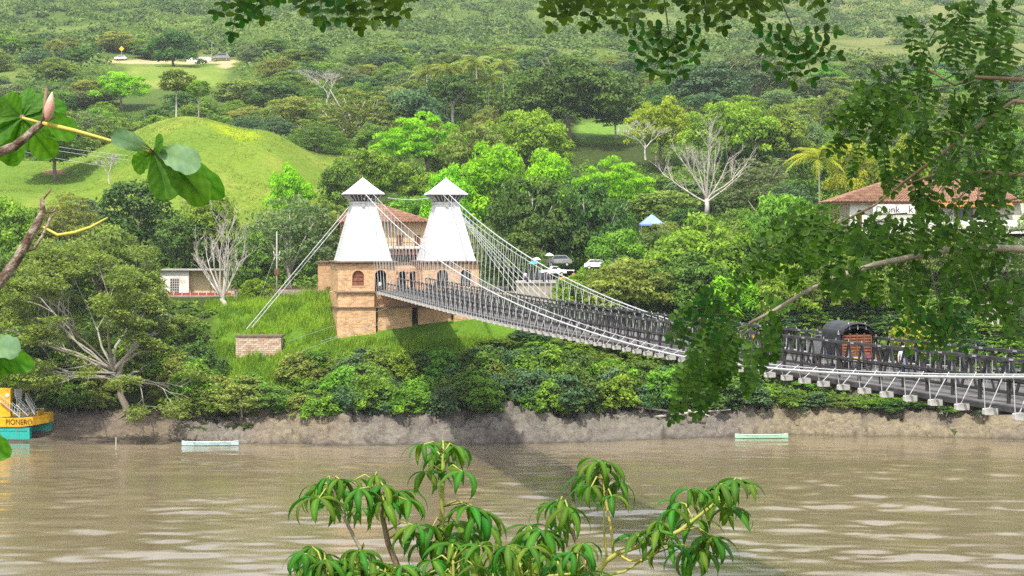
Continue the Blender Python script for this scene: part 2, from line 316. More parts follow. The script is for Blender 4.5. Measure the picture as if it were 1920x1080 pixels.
# cover colours
def cover(X, Y):
    px = 960 + F * X / Y; n1 = fbm(X / 9, Y / 9, 21, 4); n2 = fbm(X / 40, Y / 40, 31, 3)
    c = np.zeros((len(X), 3)); c[:] = (0.05, 0.075, 0.022)
    def lay(mask, colour):
        m = np.clip(mask, 0, 1)[:, None]; c[:] = c * (1 - m) + np.array(colour) * m
    hill = sstep(520, 640, Y)
    lay(hill * 0.9, (0.085, 0.14, 0.032)); lay(hill * sstep(-0.05, 0.15, n2) * 0.8, (0.15, 0.2, 0.055))
    dry = sstep(1150, 1500, px) * sstep(620, 800, Y) * sstep(-0.1, 0.12, n2 + 0.05)
    lay(dry * .7, (0.20, 0.21, 0.09))
    past = sstep(352, 366, Y) * (1 - sstep(440, 452, Y)) * (1 - sstep(640, 700, px)) 
    lay(past, (0.16, 0.24, 0.035)); lay(past * sstep(0.0, 0.2, n1), (0.21, 0.27, 0.05)); lay(past * sstep(0.05, 0.25, n2), (0.12, 0.21, 0.03))
    lime = np.exp(-(((px - 445) / 90) ** 2 + ((Y - 411) / 9) ** 2)) * (0.7 + 1.6 * n1)
    lay(past * .8 * sstep(0.25, 0.9, lime), (0.30, 0.40, 0.01))
    soil = np.exp(-(((px - 102) / 26) ** 2 + ((Y - 401) / 4) ** 2)) + 0.5 * n1
    lay(sstep(0.5, 0.65, soil), (0.42, 0.25, 0.15))
    f2 = sstep(225, 250, px) * (1 - sstep(405, 440, px)) * sstep(640, 652, Y) * (1 - sstep(712, 725, Y))
    lay(f2, (0.17, 0.25, 0.05)); lay(f2 * sstep(0, .2, n1), (0.22, 0.27, 0.07))
    road = sstep(180, 215, px) * (1 - sstep(440, 460, px)) * np.exp(-((Y - 728) / 5.5) ** 2) + 0.4 * n1
    lay(sstep(0.5, 0.7, road), (0.5, 0.38, 0.25))
    cut = np.exp(-(((px - 425) / 17) ** 2 + ((Y - 712) / 16) ** 2)) + np.exp(-(((px - 320) / 30) ** 2 + ((Y - 800) / 14) ** 2)) + 0.5 * n1
    lay(sstep(0.45, 0.65, cut), (0.5, 0.37, 0.24))
    f3 = sstep(1070, 1090, px) * (1 - sstep(1200, 1225, px)) * sstep(470, 476, Y) * (1 - sstep(512, 520, Y))
    lay(f3, (0.15, 0.27, 0.05))
    slope = sstep(262, 268, Y) * (1 - sstep(286, 291, Y)) * sstep(380, 420, px) * (1 - sstep(1000, 1250, px))
    lay(slope, (0.10, 0.2, 0.02))
    plaza = sstep(287, 290, Y) * (1 - sstep(305, 312, Y)) * sstep(640, 700, px) * (1 - sstep(1120, 1180, px))
    lay(plaza, (0.3, 0.26, 0.2))
    return c
def sheetmat():
    m, nt, N, L = nodes('hillside_ground')
    o = N('ShaderNodeOutputMaterial'); p = N('ShaderNodeBsdfPrincipled'); p.inputs['Roughness'].default_value = 0.95; p.inputs['Specular IOR Level'].default_value = 0.05; L(p.outputs[0], o.inputs[0])
    a = N('ShaderNodeAttribute'); a.attribute_name = 'col'
    f = ramp(nt, noise(nt, 0.9, 8, 0.75), 0.3, 0.7)
    g = ramp(nt, noise(nt, 0.12, 5, 0.6), 0.3, 0.7)
    c = mixc(nt, f, mixc(nt, 1.0, a.outputs['Color'], (0.62, 0.68, 0.55), 'MULTIPLY'), mixc(nt, 1.0, a.outputs['Color'], (1.2, 1.2, 1.1), 'MULTIPLY'))
    c = mixc(nt, mixc(nt, 0.6, (0, 0, 0), g), c, mixc(nt, 1.0, c, (1.2, 1.05, 0.9), 'MULTIPLY'))
    L(c, p.inputs['Base Color'])
    b = N('ShaderNodeBump'); b.inputs['Strength'].default_value = 0.8; b.inputs['Distance'].default_value = 0.3; L(noise(nt, 1.3, 8, 0.75), b.inputs['Height']); L(b.outputs[0], p.inputs['Normal'])
    return m
Ys = np.concatenate([np.arange(252, 300, 0.7), np.arange(300, 460, 1.3), np.arange(460, 820, 3.2), np.arange(820, 2400, 12), [2400, 2600, 3000]])
As = np.concatenate([np.linspace(-900, -20, 40), np.arange(-10, 1935, 7.0), np.linspace(1945, 2850, 40)])
G_A, G_Y = np.meshgrid((As - 960) / F, Ys); GX = (G_A * G_Y).ravel(); GY = G_Y.ravel(); GZ = ground(GX, GY)
GZ = GZ - 0.9 * (1 - sstep(6, 9, GY - shore(960 + F * GX / GY)))
na = len(As); ny = len(Ys); idx = np.arange(na * ny).reshape(ny, na)
FQ = np.stack([idx[:-1, :-1], idx[:-1, 1:], idx[1:, 1:], idx[1:, :-1]], -1).reshape(-1, 4)
tag(obj('hillside', mesh_np('hillside', np.stack([GX, GY, GZ], 1), FQ, sheetmat(), smooth=True, col=cover(GX, GY))), 'green valley side rising behind the river', kind='structure')

# rocky river bank
def rockmat():
    m, nt, N, L = nodes('river_rock')
    o = N('ShaderNodeOutputMaterial'); p = N('ShaderNodeBsdfPrincipled'); p.inputs['Roughness'].default_value = 0.85; p.inputs['Specular IOR Level'].default_value = 0.2; L(p.outputs[0], o.inputs[0])
    a = N('ShaderNodeAttribute'); a.attribute_name = 'col'
    f = ramp(nt, noise(nt, 0.8, 9, 0.75, sx=(1, 1, 1.8)), 0.32, 0.7)
    c = mixc(nt, f, mixc(nt, 1.0, a.outputs['Color'], (0.55, 0.53, 0.52), 'MULTIPLY'), mixc(nt, 1.0, a.outputs['Color'], (1.25, 1.22, 1.15), 'MULTIPLY'))
    L(c, p.inputs['Base Color'])
    b = N('ShaderNodeBump'); b.inputs['Strength'].default_value = 1.0; b.inputs['Distance'].default_value = 0.22; L(noise(nt, 2.4, 9, 0.8, sx=(1, 1, 2)), b.inputs['Height']); L(b.outputs[0], p.inputs['Normal'])
    return m
bx = np.concatenate([np.arange(-900, -10, 30.0), np.arange(-10, 1935, 3.0), np.arange(1940, 2800, 30.0)]); be = np.concatenate([np.arange(-9.2, -0.9, 0.5), np.arange(-0.8, 10.2, 0.2)])
BA, BE = np.meshgrid(bx, be); bpx = BA.ravel(); bee = BE.ravel()
bY = shore(bpx) + bee + 0.0; bX = (bpx - 960) / F * bY
bY = bY + 1.3 * fbm(bX / 7, bX * 0 + 2, 5, 4) * 2; bX = (bpx - 960) / F * bY
rock_h = np.interp(bpx, [-900, 0, 330, 430, 520, 900, 1330, 1400, 2800], [2.6, 2.6, 2.6, 3.4, 4.2, 4.4, 4.2, 4.2, 4.4])
mud = 1 - sstep(300, 400, bpx)
prof_rock = np.interp(bee, [-9.2, -0.8, 0, 1.0, 2.5, 4.5, 7, 10], [-1.5, -0.3, 0.0, 0.20, 0.42, 0.70, 0.96, 1.15])
prof_mud = np.interp(bee, [-9.2, -7.2, -6.2, -0.5, 0.8, 2.6, 5, 10], [-0.25, -0.04, 0.035, 0.13, 0.4, 0.85, 1.1, 1.45])
prof = prof_rock * (1 - mud) + prof_mud * mud
def ridged(x, y, s): return 1 - np.abs(2 * vnoise(x, y, s) - 1)
def cells(x, y, seed):                  # angular blocks: every cell has its own height and tilt
    ix = np.floor(x).astype(np.int64); iy = np.floor(y).astype(np.int64); best = np.full(x.shape, 9.0); hgt = np.zeros(x.shape)
    for dx in (-1, 0, 1):
        for dy in (-1, 0, 1):
            cx = ix + dx; cy = iy + dy; jx = cx + h2(cx, cy, seed); jy = cy + h2(cx, cy, seed + 1); d = (x - jx) ** 2 + (y - jy) ** 2; v = h2(cx, cy, seed + 2) - .5 + (x - jx) * (h2(cx, cy, seed + 3) - .5) * 1.3 + (y - jy) * (h2(cx, cy, seed + 4) - .5) * 1.3
            m = d < best; best = np.where(m, d, best); hgt = np.where(m, v, hgt)
    return hgt
wob = fbm(bX / 2.5, bee / 2.5, 40, 3) * 1.2
crag = (1 - mud * 0.8) * sstep(-0.8, 0.4, bee) * (0.95 * cells(bX / 2.6 + wob, bee / 1.5 + .25 * bX / 2.6, 141) + 0.5 * cells(bX / 1.0 + wob, bee / .65 + .2 * bX, 151) + 0.8 * fbm(bX / 6, bee / 3, 45, 4) + 0.15 * fbm(bX / .5, bee / .3, 47, 2))
bZ = WATER + prof * rock_h + crag * 1.35 + mud * .25 * fbm(bX / 1.2, bee / .8, 49, 3)
bcol = np.zeros((len(bX), 3)); bcol[:] = (0.215, 0.20, 0.175)
tan = sstep(1340, 1480, bpx)[:, None]; bcol = bcol * (1 - tan) + np.array((0.26, 0.225, 0.155)) * tan
mm = mud[:, None]; bcol = bcol * (1 - mm) + np.array((0.20, 0.165, 0.125)) * mm
tanl = (sstep(420, 520, bpx) * (1 - sstep(600, 700, bpx)))[:, None]; bcol = bcol * (1 - tanl) + np.array((0.25, 0.215, 0.16)) * tanl
stn = sstep(0.0, 0.16, fbm(bX / 9, bee / 4, 51, 3))[:, None]; bcol = bcol * (1 - 0.5 * stn) + np.array((0.15, 0.13, 0.13)) * 0.5 * stn
wet = (1 - sstep(0.0, 0.45, bZ - WATER))[:, None]; bcol = bcol * (1 - 0.55 * wet)
nb = len(bx); ib = np.arange(nb * len(be)).reshape(len(be), nb)
FB = np.stack([ib[:-1, :-1], ib[:-1, 1:], ib[1:, 1:], ib[1:, :-1]], -1).reshape(-1, 4)
tag(obj('river_bank', mesh_np('river_bank', np.stack([bX, bY, bZ], 1), FB, rockmat(), smooth=False, col=bcol)), 'bare grey rock and brown mud along the far waterline', kind='structure')

# river
def watermat():
    m, nt, N, L = nodes('muddy_water')
    o = N('ShaderNodeOutputMaterial'); p = N('ShaderNodeBsdfPrincipled'); L(p.outputs[0], o.inputs[0])
    p.inputs['Roughness'].default_value = 0.06; p.inputs['IOR'].default_value = 1.33; p.inputs['Specular IOR Level'].default_value = 1.0
    f = ramp(nt, noise(nt, 0.035, 5, 0.6, sx=(0.6, 1.6, 1)), 0.35, 0.65)
    c = mixc(nt, f, (0.17, 0.135, 0.078), (0.21, 0.17, 0.105)); L(c, p.inputs['Base Color'])
    b = N('ShaderNodeBump'); b.inputs['Strength'].default_value = 0.9; b.inputs['Distance'].default_value = 0.022
    L(noise(nt, 0.8, 8, 0.74, sx=(0.35, 1.0, 1)), b.inputs['Height']); L(b.outputs[0], p.inputs['Normal'])
    return m
wy = np.concatenate([[-60, 0, 60], np.arange(110, 262.5, 0.42), [275]]); wx = np.concatenate([[-400, -250, -150], np.arange(-92, 100, 0.62), [150, 250, 400]])
WX, WY = np.meshgrid(wx, wy); X = WX.ravel(); Y = WY.ravel()
calm = 1 - 0.75 * sstep(225, 255, Y)
patch = 0.22 + 0.6 * sstep(-0.12, 0.14, fbm(X / 18, Y / 6, 61, 4)) + .35 * sstep(-.1, .1, fbm(X / 60, Y / 30, 62, 2))
wz = WATER + calm * patch * (0.52 * fbm(X / 5.5, Y / 2.8, 63, 2) + 0.30 * fbm((X + 0.3 * Y) / 2.6, Y / 1.6, 67, 2) + 0.35 * fbm((X - .2 * Y) / 16, Y / 7, 69, 2))
iw = np.arange(len(X)).reshape(len(wy), len(wx))
FW = np.stack([iw[:-1, :-1], iw[:-1, 1:], iw[1:, 1:], iw[1:, :-1]], -1).reshape(-1, 4)
tag(obj('river', mesh_np('river', np.stack([X, Y, wz], 1), FW, watermat(), smooth=True)), 'wide muddy brown river', kind='structure')

# near bank under the camera
ny_ = np.arange(-40, 112, 2.0); nx_ = np.arange(-90, 91, 2.0); NX, NY = np.meshgrid(nx_, ny_); X = NX.ravel(); Y = NY.ravel()
NZ = np.where(Y < 1.5, -1.7 + 0.02 * Y, -1.7 - 0.30 * (Y - 1.5)) + 0.5 * fbm(X / 8, Y / 8, 77, 4) * sstep(2, 8, Y); NZ = np.maximum(NZ, -31.5)
ii = np.arange(len(X)).reshape(len(ny_), len(nx_)); FN = np.stack([ii[:-1, :-1], ii[:-1, 1:], ii[1:, 1:], ii[1:, :-1]], -1).reshape(-1, 4)
tag(obj('near_bank', mesh_np('near_bank', np.stack([X, Y, NZ], 1), FN, surf('near_bank_ground', (0.09, 0.12, 0.03), (0.16, 0.13, 0.08), 0.95, 0.8, 0.5), smooth=True)), 'grassy near bank falling to the river', kind='structure')

# ------------------------------------------------------------------ suspension bridge
P0 = Vector((-21.3, 276.0, 0)); BD = Vector((0.2272, -0.9738, 0)); BN = Vector((0.9738, 0.2272, 0)); BW = 10.4
BANG = math.atan2(BD.y, BD.x)
_pf = np.polyfit([-10, 0, 44, 83, 103, 123, 138, 149, 164, 179, 197, 232, 262], [-9.2, -9.3, -9.63, -9.84, -9.84, -9.75, -9.63, -9.5, -9.3, -9.06, -8.76, -8.2, -7.8], 5)
def beam0(s): return float(np.polyval(_pf, s))
def B(s, v, h=0.0): return P0 + BD * s + BN * v + Vector((0, 0, beam0(s) + 0.55 + h))     # h above the deck
STEP = 2.9; NB = 80
SB = [1.2 + STEP * i for i in range(NB)]; SEND = SB[-1] + 1.0
bridge = empty('suspension_bridge', P0 + Vector((0, 0, beam0(0))))
tag(bridge, 'long grey timber suspension bridge with white cables crossing the brown river', 'bridge')
def bobj(name, me): 
    o = obj(name, me, bridge); o.matrix_parent_inverse = bridge.matrix_world.inverted(); return o
bridge_inv = Matrix.Translation(-bridge.location)
def place(o, a, b, sx, sy, up=Vector((0, 0, 1)), par=None):   # stretch a unit bar (z from 0 to 1) from a to b
    a = Vector(a); b = Vector(b); d = b - a; z = d.normalized()
    if abs(z.dot(up)) > 0.99: up = BD
    x = up.cross(z).normalized(); y = z.cross(x)
    m = Matrix((( x.x * sx, y.x * sy, d.x, a.x), (x.y * sx, y.y * sy, d.y, a.y), (x.z * sx, y.z * sy, d.z, a.z), (0, 0, 0, 1)))
    o.matrix_parent_inverse = bridge_inv; o.matrix_basis = m
    return o
def unit_box(mat): return MB().box((-.5, -.5, 0), (.5, .5, 1)).mesh('unit_bar', mat)
def unit_cyl(mat, n=6): return MB().tube([(0, 0, 0), (0, 0, 1)], 0.5, n).mesh('unit_rod', mat, True)
u_dark = unit_box(M['dark_wood']); u_grey = unit_box(M['grey_wood']); u_rod = unit_cyl(M['steel_white']); u_lrod = unit_cyl(M['rod_grey']); u_white = unit_box(M['white_paint'])

# deck, stringers
dk = MB(); dS = np.arange(0, SEND + 0.1, STEP / 2)
for (v0, v1, h) in ((0.55, 2.75, 0.0), (2.75, 7.65, 0.03), (7.65, BW - 0.55, 0.0)):
    ring = []
    for s in dS:
        ring.append([B(s, v0, h), B(s, v1, h), B(s, v1, h - 0.1), B(s, v0, h - 0.1)])
    dk.loft(ring)
o = dk.build('deck', M['deck_wood'], bridge); o.matrix_parent_inverse = bridge_inv
def rail(name, v, h, w, hh, mat, s0=0.5, s1=SEND):
    mb = MB(); ss = np.arange(s0, s1 + 0.1, STEP); ring = []
    for s in ss: ring.append([B(s, v - w / 2, h - hh / 2), B(s, v + w / 2, h - hh / 2), B(s, v + w / 2, h + hh / 2), B(s, v - w / 2, h + hh / 2)])
    mb.loft(ring); o = mb.build(name, mat, bridge); o.matrix_parent_inverse = bridge_inv; return o
for v in (0.62, BW - 0.62): rail('edge_stringer', v, -0.18, 0.2, 0.26, M['grey_wood'])
for sgn, vr in ((1, 1.15), (-1, BW - 1.15)):
    rail('handrail', vr, 1.22, 0.13, 0.10, M['dark_wood']); rail('handrail', vr + 0.16 * sgn, 1.06, 0.10, 0.09, M['dark_wood']); rail('lower_rail', vr, 0.52, 0.06, 0.07, M['dark_wood'])
LV = (2.95, 7.45); LH = 1.95
for v in LV:
    rail('top_chord', v - 0.14, LH, 0.12, 0.16, M['grey_wood'], 3.0); rail('top_chord', v + 0.14, LH, 0.12, 0.16, M['grey_wood'], 3.0); rail('bottom_chord', v, 0.28, 0.22, 0.16, M['dark_wood'], 3.0)

# crossbeams with painted ends
end_me = MB()
ringe = []
for x, w, z0, z1 in ((-0.55, 0.13, -0.15, 0.08), (-0.5, 0.17, -0.18, 0.12), (-0.05, 0.18, -0.19, 0.15), (0.55, 0.09, -0.17, 0.08)):
    ringe.append([(-w, x, z0), (w, x, z0), (w, x, z1), (-w, x, z1)])
end_me.loft(ringe); end_me = end_me.mesh('beam_end', M['beam_paint'])
bm_me = MB().box((-0.15, 0.3, -0.19), (0.15, BW - 0.3, 0.19)).mesh('crossbeam', M['grey_wood'])
nrot = math.atan2(BN.y, BN.x) - math.pi / 2
for s in SB:
    o = obj('crossbeam', bm_me, bridge); o.matrix_parent_inverse = bridge_inv; o.location = B(s, 0, -0.33); o.rotation_euler = (0, 0, nrot)
    for v, r in ((0.35, 0), (BW - 0.35, math.pi)):
        e = obj('beam_end', end_me, o); e.location = (0, v, 0.0); e.rotation_euler = (0, 0, r)
# handrail posts
for s in SB:
    for v in (1.15, BW - 1.15):
        place(obj('post', u_dark, bridge), B(s, v, -0.1), B(s, v, 1.2), 0.15, 0.15, BN)
# lattice boards and rods
rest = {'lattice_boards': MB(), 'lattice_rods': MB(), 'cable_hangers': MB()}
HS = STEP * 2 / 3; HB = np.arange(3.4, SEND - 1, HS)
for v, smin in ((LV[0], 96), (LV[1], 168)):
    for k, s in enumerate(HB):
        q = HS / 2
        for (sa, sb_, dv) in ((s - q + 0.08, s - 0.04, -0.05), (s + q - 0.08, s + 0.04, 0.05)):
            a = B(sa, v + dv, LH - 0.06); b = B(sb_, v + dv, 0.3)
            if s > smin: place(obj('lattice_board', u_grey if (k % 3) else u_dark, bridge), b, a, 0.06, 0.21, BD)
            else: rest['lattice_boards'].bar(b, a, 0.21, 0.06, BN)
        a = B(s - q, v, 0.2); b = B(s - q, v, LH + 0.22)
        if s > smin: place(obj('lattice_rod', u_lrod, bridge), a, b, 0.05, 0.05, BN)
        else: rest['lattice_rods'].bar(a, b, 0.05, 0.05, BD)
# bolt plates on the chords
for v in LV:
    for k, s in enumerate(HB):
        if k % 2 == 0: rest['lattice_rods'].bar(B(s - 0.2, v - 0.215, LH + 0.03), B(s + 0.2, v - 0.215, LH + 0.03), 0.03, 0.09)

# main cables: outer and inner at each side
SMID = 150.0
def cable(s, side, inner):
    t = min(abs(s - SMID) / SMID, 1.2); h = (0.04 if not inner else 0.15) + 14.9 * t * t
    w = max(0.0, 1 - s / 120.0)
    v = (-0.2 * (1 - w) - 1.5 * w) if not inner else (0.95 * (1 - w) - 0.35 * w)
    if side: v = BW - v
    p = B(s, v, 0); p.z = beam0(0) * max(0, 1 - s / SMID) + beam0(min(max(s, SMID), 230)) * min(1, s / SMID) + 0.55 + h - 0.1
    return p
for side in (0, 1):
    for inner in (False, True):
        ss = np.concatenate([np.arange(-1.5, SEND + 3, 2.0)])
        o = MB().tube([cable(s, side, inner) for s in ss], 0.075 if not inner else 0.04, 8).build('main_cable', M['steel_white'], bridge, True); o.matrix_parent_inverse = bridge_inv
        for i, s in enumerate(SB):
            top = cable(s, side, inner); v = -0.12 if not inner else 0.12; v = BW - v if side else v
            bot = B(s, v, -0.18)
            if top.z - bot.z < 0.1: continue
            if side == 1 and inner: rest['cable_hangers'].bar(bot, top, 0.045, 0.045, BD)
            else:
                place(obj('hanger', u_rod, bridge), bot, top + Vector((0, 0, 0.12)), 0.055, 0.055, BN)
for k, m_ in (('lattice_boards', M['grey_wood']), ('lattice_rods', M['rod_grey']), ('cable_hangers', M['steel_white'])):
    o = rest[k].build(k, m_, bridge); o.matrix_parent_inverse = bridge_inv; o['kind'] = 'stuff'
# stay wires from the far tower to the deck and back stays from the near tower to the anchor block
top_far = P0 + BN * 12.4 + BD * -2.6 + Vector((0, 0, 4.9)); 
for s in (58, 63, 68, 73, 78):
    o = MB().tube([top_far + Vector((0, 0, 0.2 - (s - 58) * 0.02)), B(s, BW - 0.1, -0.1)], 0.035, 5).build('stay_wire', M['steel_white'], bridge); o.matrix_parent_inverse = bridge_inv
for k, (a, b) in enumerate((((666, 374), (462, 617)), ((668, 380), (472, 614)), ((664, 376), (467, 612)))):
    o = MB().tube([P(a[0], a[1], 279.5 + 0.8 * k), P(b[0], b[1], 270.5 + 0.4 * k)], 0.055, 6).build('back_stay', M['steel_white'], bridge); o.matrix_parent_inverse = bridge_inv
pts = [P(727 + (806 - 727) * t, 371 + 3.5 * math.sin(math.pi * t), 279 + 2.6 * t) for t in np.linspace(0, 1, 9)]
o = MB().tube(pts, 0.06, 5).build('tie_wire', M['steel_white'], bridge); o.matrix_parent_inverse = bridge_inv
for (a, b) in (((742, 572), (540, 640)), ((775, 590), (600, 640)), ((772, 582), (560, 660))):
    o = MB().tube([P(a[0], a[1], 272), P(b[0], b[1], 268.5)], 0.018, 4).build('guy_wire', M['rod_grey'], bridge); o.matrix_parent_inverse = bridge_inv

# ------------------------------------------------------------------ towers
def frame(o, s, v):          # tower coordinates: x along BN, y away from the river, z up (z=0 at camera level)
    o.location = P0 + BD * s + BN * v; o.rotation_euler = (0, 0, math.atan2(BN.y, BN.x)); return o
def sq(hw, z, cx=0, cy=0): return [(cx - hw, cy - hw, z), (cx + hw, cy - hw, z), (cx + hw, cy + hw, z), (cx - hw, cy + hw, z)]
def arched_wall(x0, x1, z0, z1, arches, y=0.0, th=0.5):     # a wall facing -y with real arched openings
    mb = MB(); cuts = sorted(arches); x = x0
    def quad(a, b, c, d): mb.add([a, b, c, d], [(0, 1, 2, 3)])
    for (xc, w, zs, zt) in cuts:
        a, b = xc - w / 2, xc + w / 2
        quad((x, y, z0), (a, y, z0), (a, y, z1), (x, y, z1)); r = w / 2; zc = zt - r
        quad((a, y, z0), (b, y, z0), (b, y, zs), (a, y, zs))
        pts = [(a, zs)] + [(xc - r * math.cos(t), zc + r * math.sin(t)) for t in np.linspace(0, math.pi, 13)] + [(b, zs)]
        for i in range(1, len(pts) - 2):
            (xa, za), (xb, zb) = pts[i], pts[i + 1]; quad((xa, y, za), (xb, y, zb), (xb, y, z1), (xa, y, z1))
        for i in range(len(pts) - 1):
            (xa, za), (xb, zb) = pts[i], pts[i + 1]; quad((xb, y, zb), (xa, y, za), (xa, y + th, za), (xb, y + th, zb))
        quad((b, y, zs), (a, y, zs), (a, y + th, zs), (b, y + th, zs))
        x = b
    quad((x, y, z0), (x1, y, z0), (x1, y, z1), (x, y, z1))
    return mb
def arch_trim(xc, w, zs, zt, y, t=0.26, out=0.05):
    r = w / 2; zc = zt - r; mb = MB(); ring = []
    pts = [(-1, 0, zs)] + [None] * 0
    path = [(xc - r, zs)] + [(xc - r * math.cos(a), zc + r * math.sin(a)) for a in np.linspace(0, math.pi, 13)] + [(xc + r, zs)]
    for (px_, pz) in path:
        dx, dz = px_ - xc, max(pz - zc, 0); l = math.hypot(dx, dz); dx /= l; dz /= l
        ring.append([(px_, y - out, pz), (px_ + dx * t, y - out, pz + dz * t), (px_ + dx * t, y + 0.02, pz + dz * t), (px_, y + 0.02, pz)])
    mb.loft(ring); return mb
M['trim_brick'] = surf('arch_brick', (0.55, 0.33, 0.19), (0.65, 0.42, 0.26), 0.9, 4.0)
def tower(label, v, arches, kinds):
    t = frame(empty('bridge_tower'), -0.3, v); tag(t, label, 'tower', 'white pyramid towers of the bridge')
    zb, zt = -9.0, -4.55; hw = 4.55
    w = arched_wall(-hw, hw, zb, zt, arches)
    w.add([(-hw, 0, zb), (-hw, 0, zt), (-hw, 8.6, zt), (-hw, 8.6, zb)], [(0, 1, 2, 3)]); w.add([(hw, 0, zb), (hw, 8.6, zb), (hw, 8.6, zt), (hw, 0, zt)], [(0, 1, 2, 3)])
    w.add([(hw, 8.6, zb), (-hw, 8.6, zb), (-hw, 8.6, zt), (hw, 8.6, zt)], [(0, 1, 2, 3)])
    w.build('brick_wall', M['brick'], t)
    MB().box((-hw + 0.02, 0.5, zb), (hw - 0.02, 8.5, zt)).build('interior', M['void_shade'], t) if False else None
    for (xc, ww, zs, ztp), kd in zip(arches, kinds):
        arch_trim(xc, ww, zs, ztp, 0).build('arch_surround', M['trim_brick'], t)
        if kd == 'panel':
            p_ = MB(); r = ww / 2; zc = ztp - r
            pts = [(xc - r, 0.3, zs), (xc + r, 0.3, zs)] + [(xc + r * math.cos(a), 0.3, zc + r * math.sin(a)) for a in np.linspace(0, math.pi, 13)]
            p_.add(pts, [tuple(range(len(pts)))]); win = p_.build('window_shutter', M['red_wood'], t)
            fr = MB()
            for q in (-0.5, 0.0, 0.5): fr.box((xc + q * ww - 0.05, 0.22, zs), (xc + q * ww + 0.05, 0.3, ztp - (0.3 if q == 0 else r)))
            for z in (zs + 0.05, zs + 0.75, zs + 1.45): fr.box((xc - r, 0.23, z - 0.05), (xc + r, 0.3, z + 0.05))
            fr.build('window_frame', M['brown_wood'], win)
            MB().box((xc - r - 0.15, -0.08, zs - 0.16), (xc + r + 0.15, 0.1, zs)).build('window_sill', M['trim_brick'], t)
        else:
            MB().box((xc - ww, 2.6, zs - 0.5), (xc + ww, 2.7, ztp + 0.4)).build('arch_shade_panel', M['void_shade'], t)  # near-black filler: shade inside the arch put into its colour
            if kd == 'grille':
                g = MB()
                for q in np.linspace(-0.4, 0.4, 4): g.box((xc + q * ww - 0.025, 0.25, zs), (xc + q * ww + 0.025, 0.3, ztp - 0.35))
                for z in (zs + 0.6, zs + 1.3): g.box((xc - ww / 2, 0.26, z - 0.03), (xc + ww / 2, 0.3, z + 0.03))
                g.build('window_grille', M['brown_wood'], t)
    cy = 4.3
    MB().loft([sq(4.62, -4.56, 0, cy), sq(4.95, -4.38, 0, cy), sq(4.95, -4.22, 0, cy), sq(4.6, -4.12, 0, cy)]).build('cornice', M['cornice'], t)
    MB().loft([sq(4.1, -4.14, 0, cy), sq(4.02, -3.9, 0, cy), sq(1.78, 5.0, 0, cy), sq(1.72, 5.25, 0, cy)]).build('pyramid', M['white_zinc'], t)
    pyr_seams = MB()
    for zz in (-2.3, -0.4, 1.5, 3.3):
        h = 4.02 + (zz + 3.9) * (1.78 - 4.02) / 8.9; pyr_seams.loft([sq(h + 0.012, zz, 0, cy), sq(h + 0.012, zz + 0.04, 0, cy)], caps=False)
    pyr_seams.build('sheet_seams', M['white_zinc'], t)
    MB().loft([sq(1.9, 4.82, 0, cy), sq(1.98, 4.95, 0, cy), sq(1.98, 5.15, 0, cy), sq(1.75, 5.3, 0, cy)]).build('neck_band', M['white_paint'], t)
    MB().loft([sq(1.72, 5.2, 0, cy), sq(1.9, 5.45, 0, cy), sq(2.75, 6.25, 0, cy), sq(2.78, 6.36, 0, cy)]).build('flared_soffit', M['grey_wood'], t)
    cap = MB().loft([sq(3.02, 6.34, 0, cy), sq(3.06, 6.5, 0, cy), sq(2.2, 7.15, 0, cy), sq(0.9, 8.3, 0, cy), sq(0.12, 9.02, 0, cy)]).build('cap_roof', M['white_zinc'], t)
    MB().tube([(0, cy, 8.95), (0, cy, 9.25)], [0.12, 0.03], 6).build('finial', M['white_zinc'], cap)
    rb = MB()
    for q in np.linspace(-1, 1, 9): rb.bar((q * 1.75, cy - 1.86, 5.4), (q * 2.55, cy - 2.72, 6.27), 0.09, 0.12)
    for q in np.linspace(-1, 1, 9): rb.bar((-1.86, cy + q * 1.75, 5.4), (-2.72, cy + q * 2.55, 6.27), 0.09, 0.12); rb.bar((1.86, cy + q * 1.75, 5.4), (2.72, cy + q * 2.55, 6.27), 0.09, 0.12)
    rb.build('soffit_ribs', M['white_paint'], t)
    MB().tube([(-0.25, cy - 1.9, 4.7), (-0.25, cy - 2.3, 4.62)], [0.22, 0.28], 10).build('floodlight', M['steel_white'], t)
    for q in (-0.15, 1.0): MB().box((q - 0.13, cy - 2.6, 5.55), (q + 0.13, cy - 1.6, 5.75)).build('cable_saddle', M['steel_white'], t)
    return t
AW = 1.85
tower('left white pyramid tower with a closed red-brown shutter in its brick base', -1.45, [(-1.35, AW, -8.0, -5.6), (2.2, AW, -8.95, -5.55)], ['panel', 'open'])
tower('right white pyramid tower with two dark grilled arches in its brick base', 12.0, [(-1.35, AW, -8.2, -5.55), (2.35, AW, -8.2, -5.55)], ['grille', 'grille'])
# gallery wall between the towers
g = frame(empty('gallery_wall'), -7.0, 5.25); tag(g, 'low brick gallery with three arches between the two white towers', 'wall')
arched_wall(-2.9, 2.9, -9.0, -4.7, [(-1.8, 1.3, -8.9, -5.9), (0.1, 1.3, -8.9, -5.9), (1.9, 1.3, -8.9, -5.9)]).build('brick_wall', M['brick'], g)
MB().box((-2.9, 0.8, -9), (2.9, 0.9, -4.8)).build('gallery_shade_panel', M['void_shade'], g)  # near-black sheet behind the arches, coloured as their inner shade
MB().box((-3.0, -0.15, -4.7), (3.0, 1.2, -4.45)).build('cornice', M['cornice'], g)
MB().box((-3.0, -0.6, -5.3), (3.0, -0.5, -5.15)).build('white_beam', M['white_paint'], g)
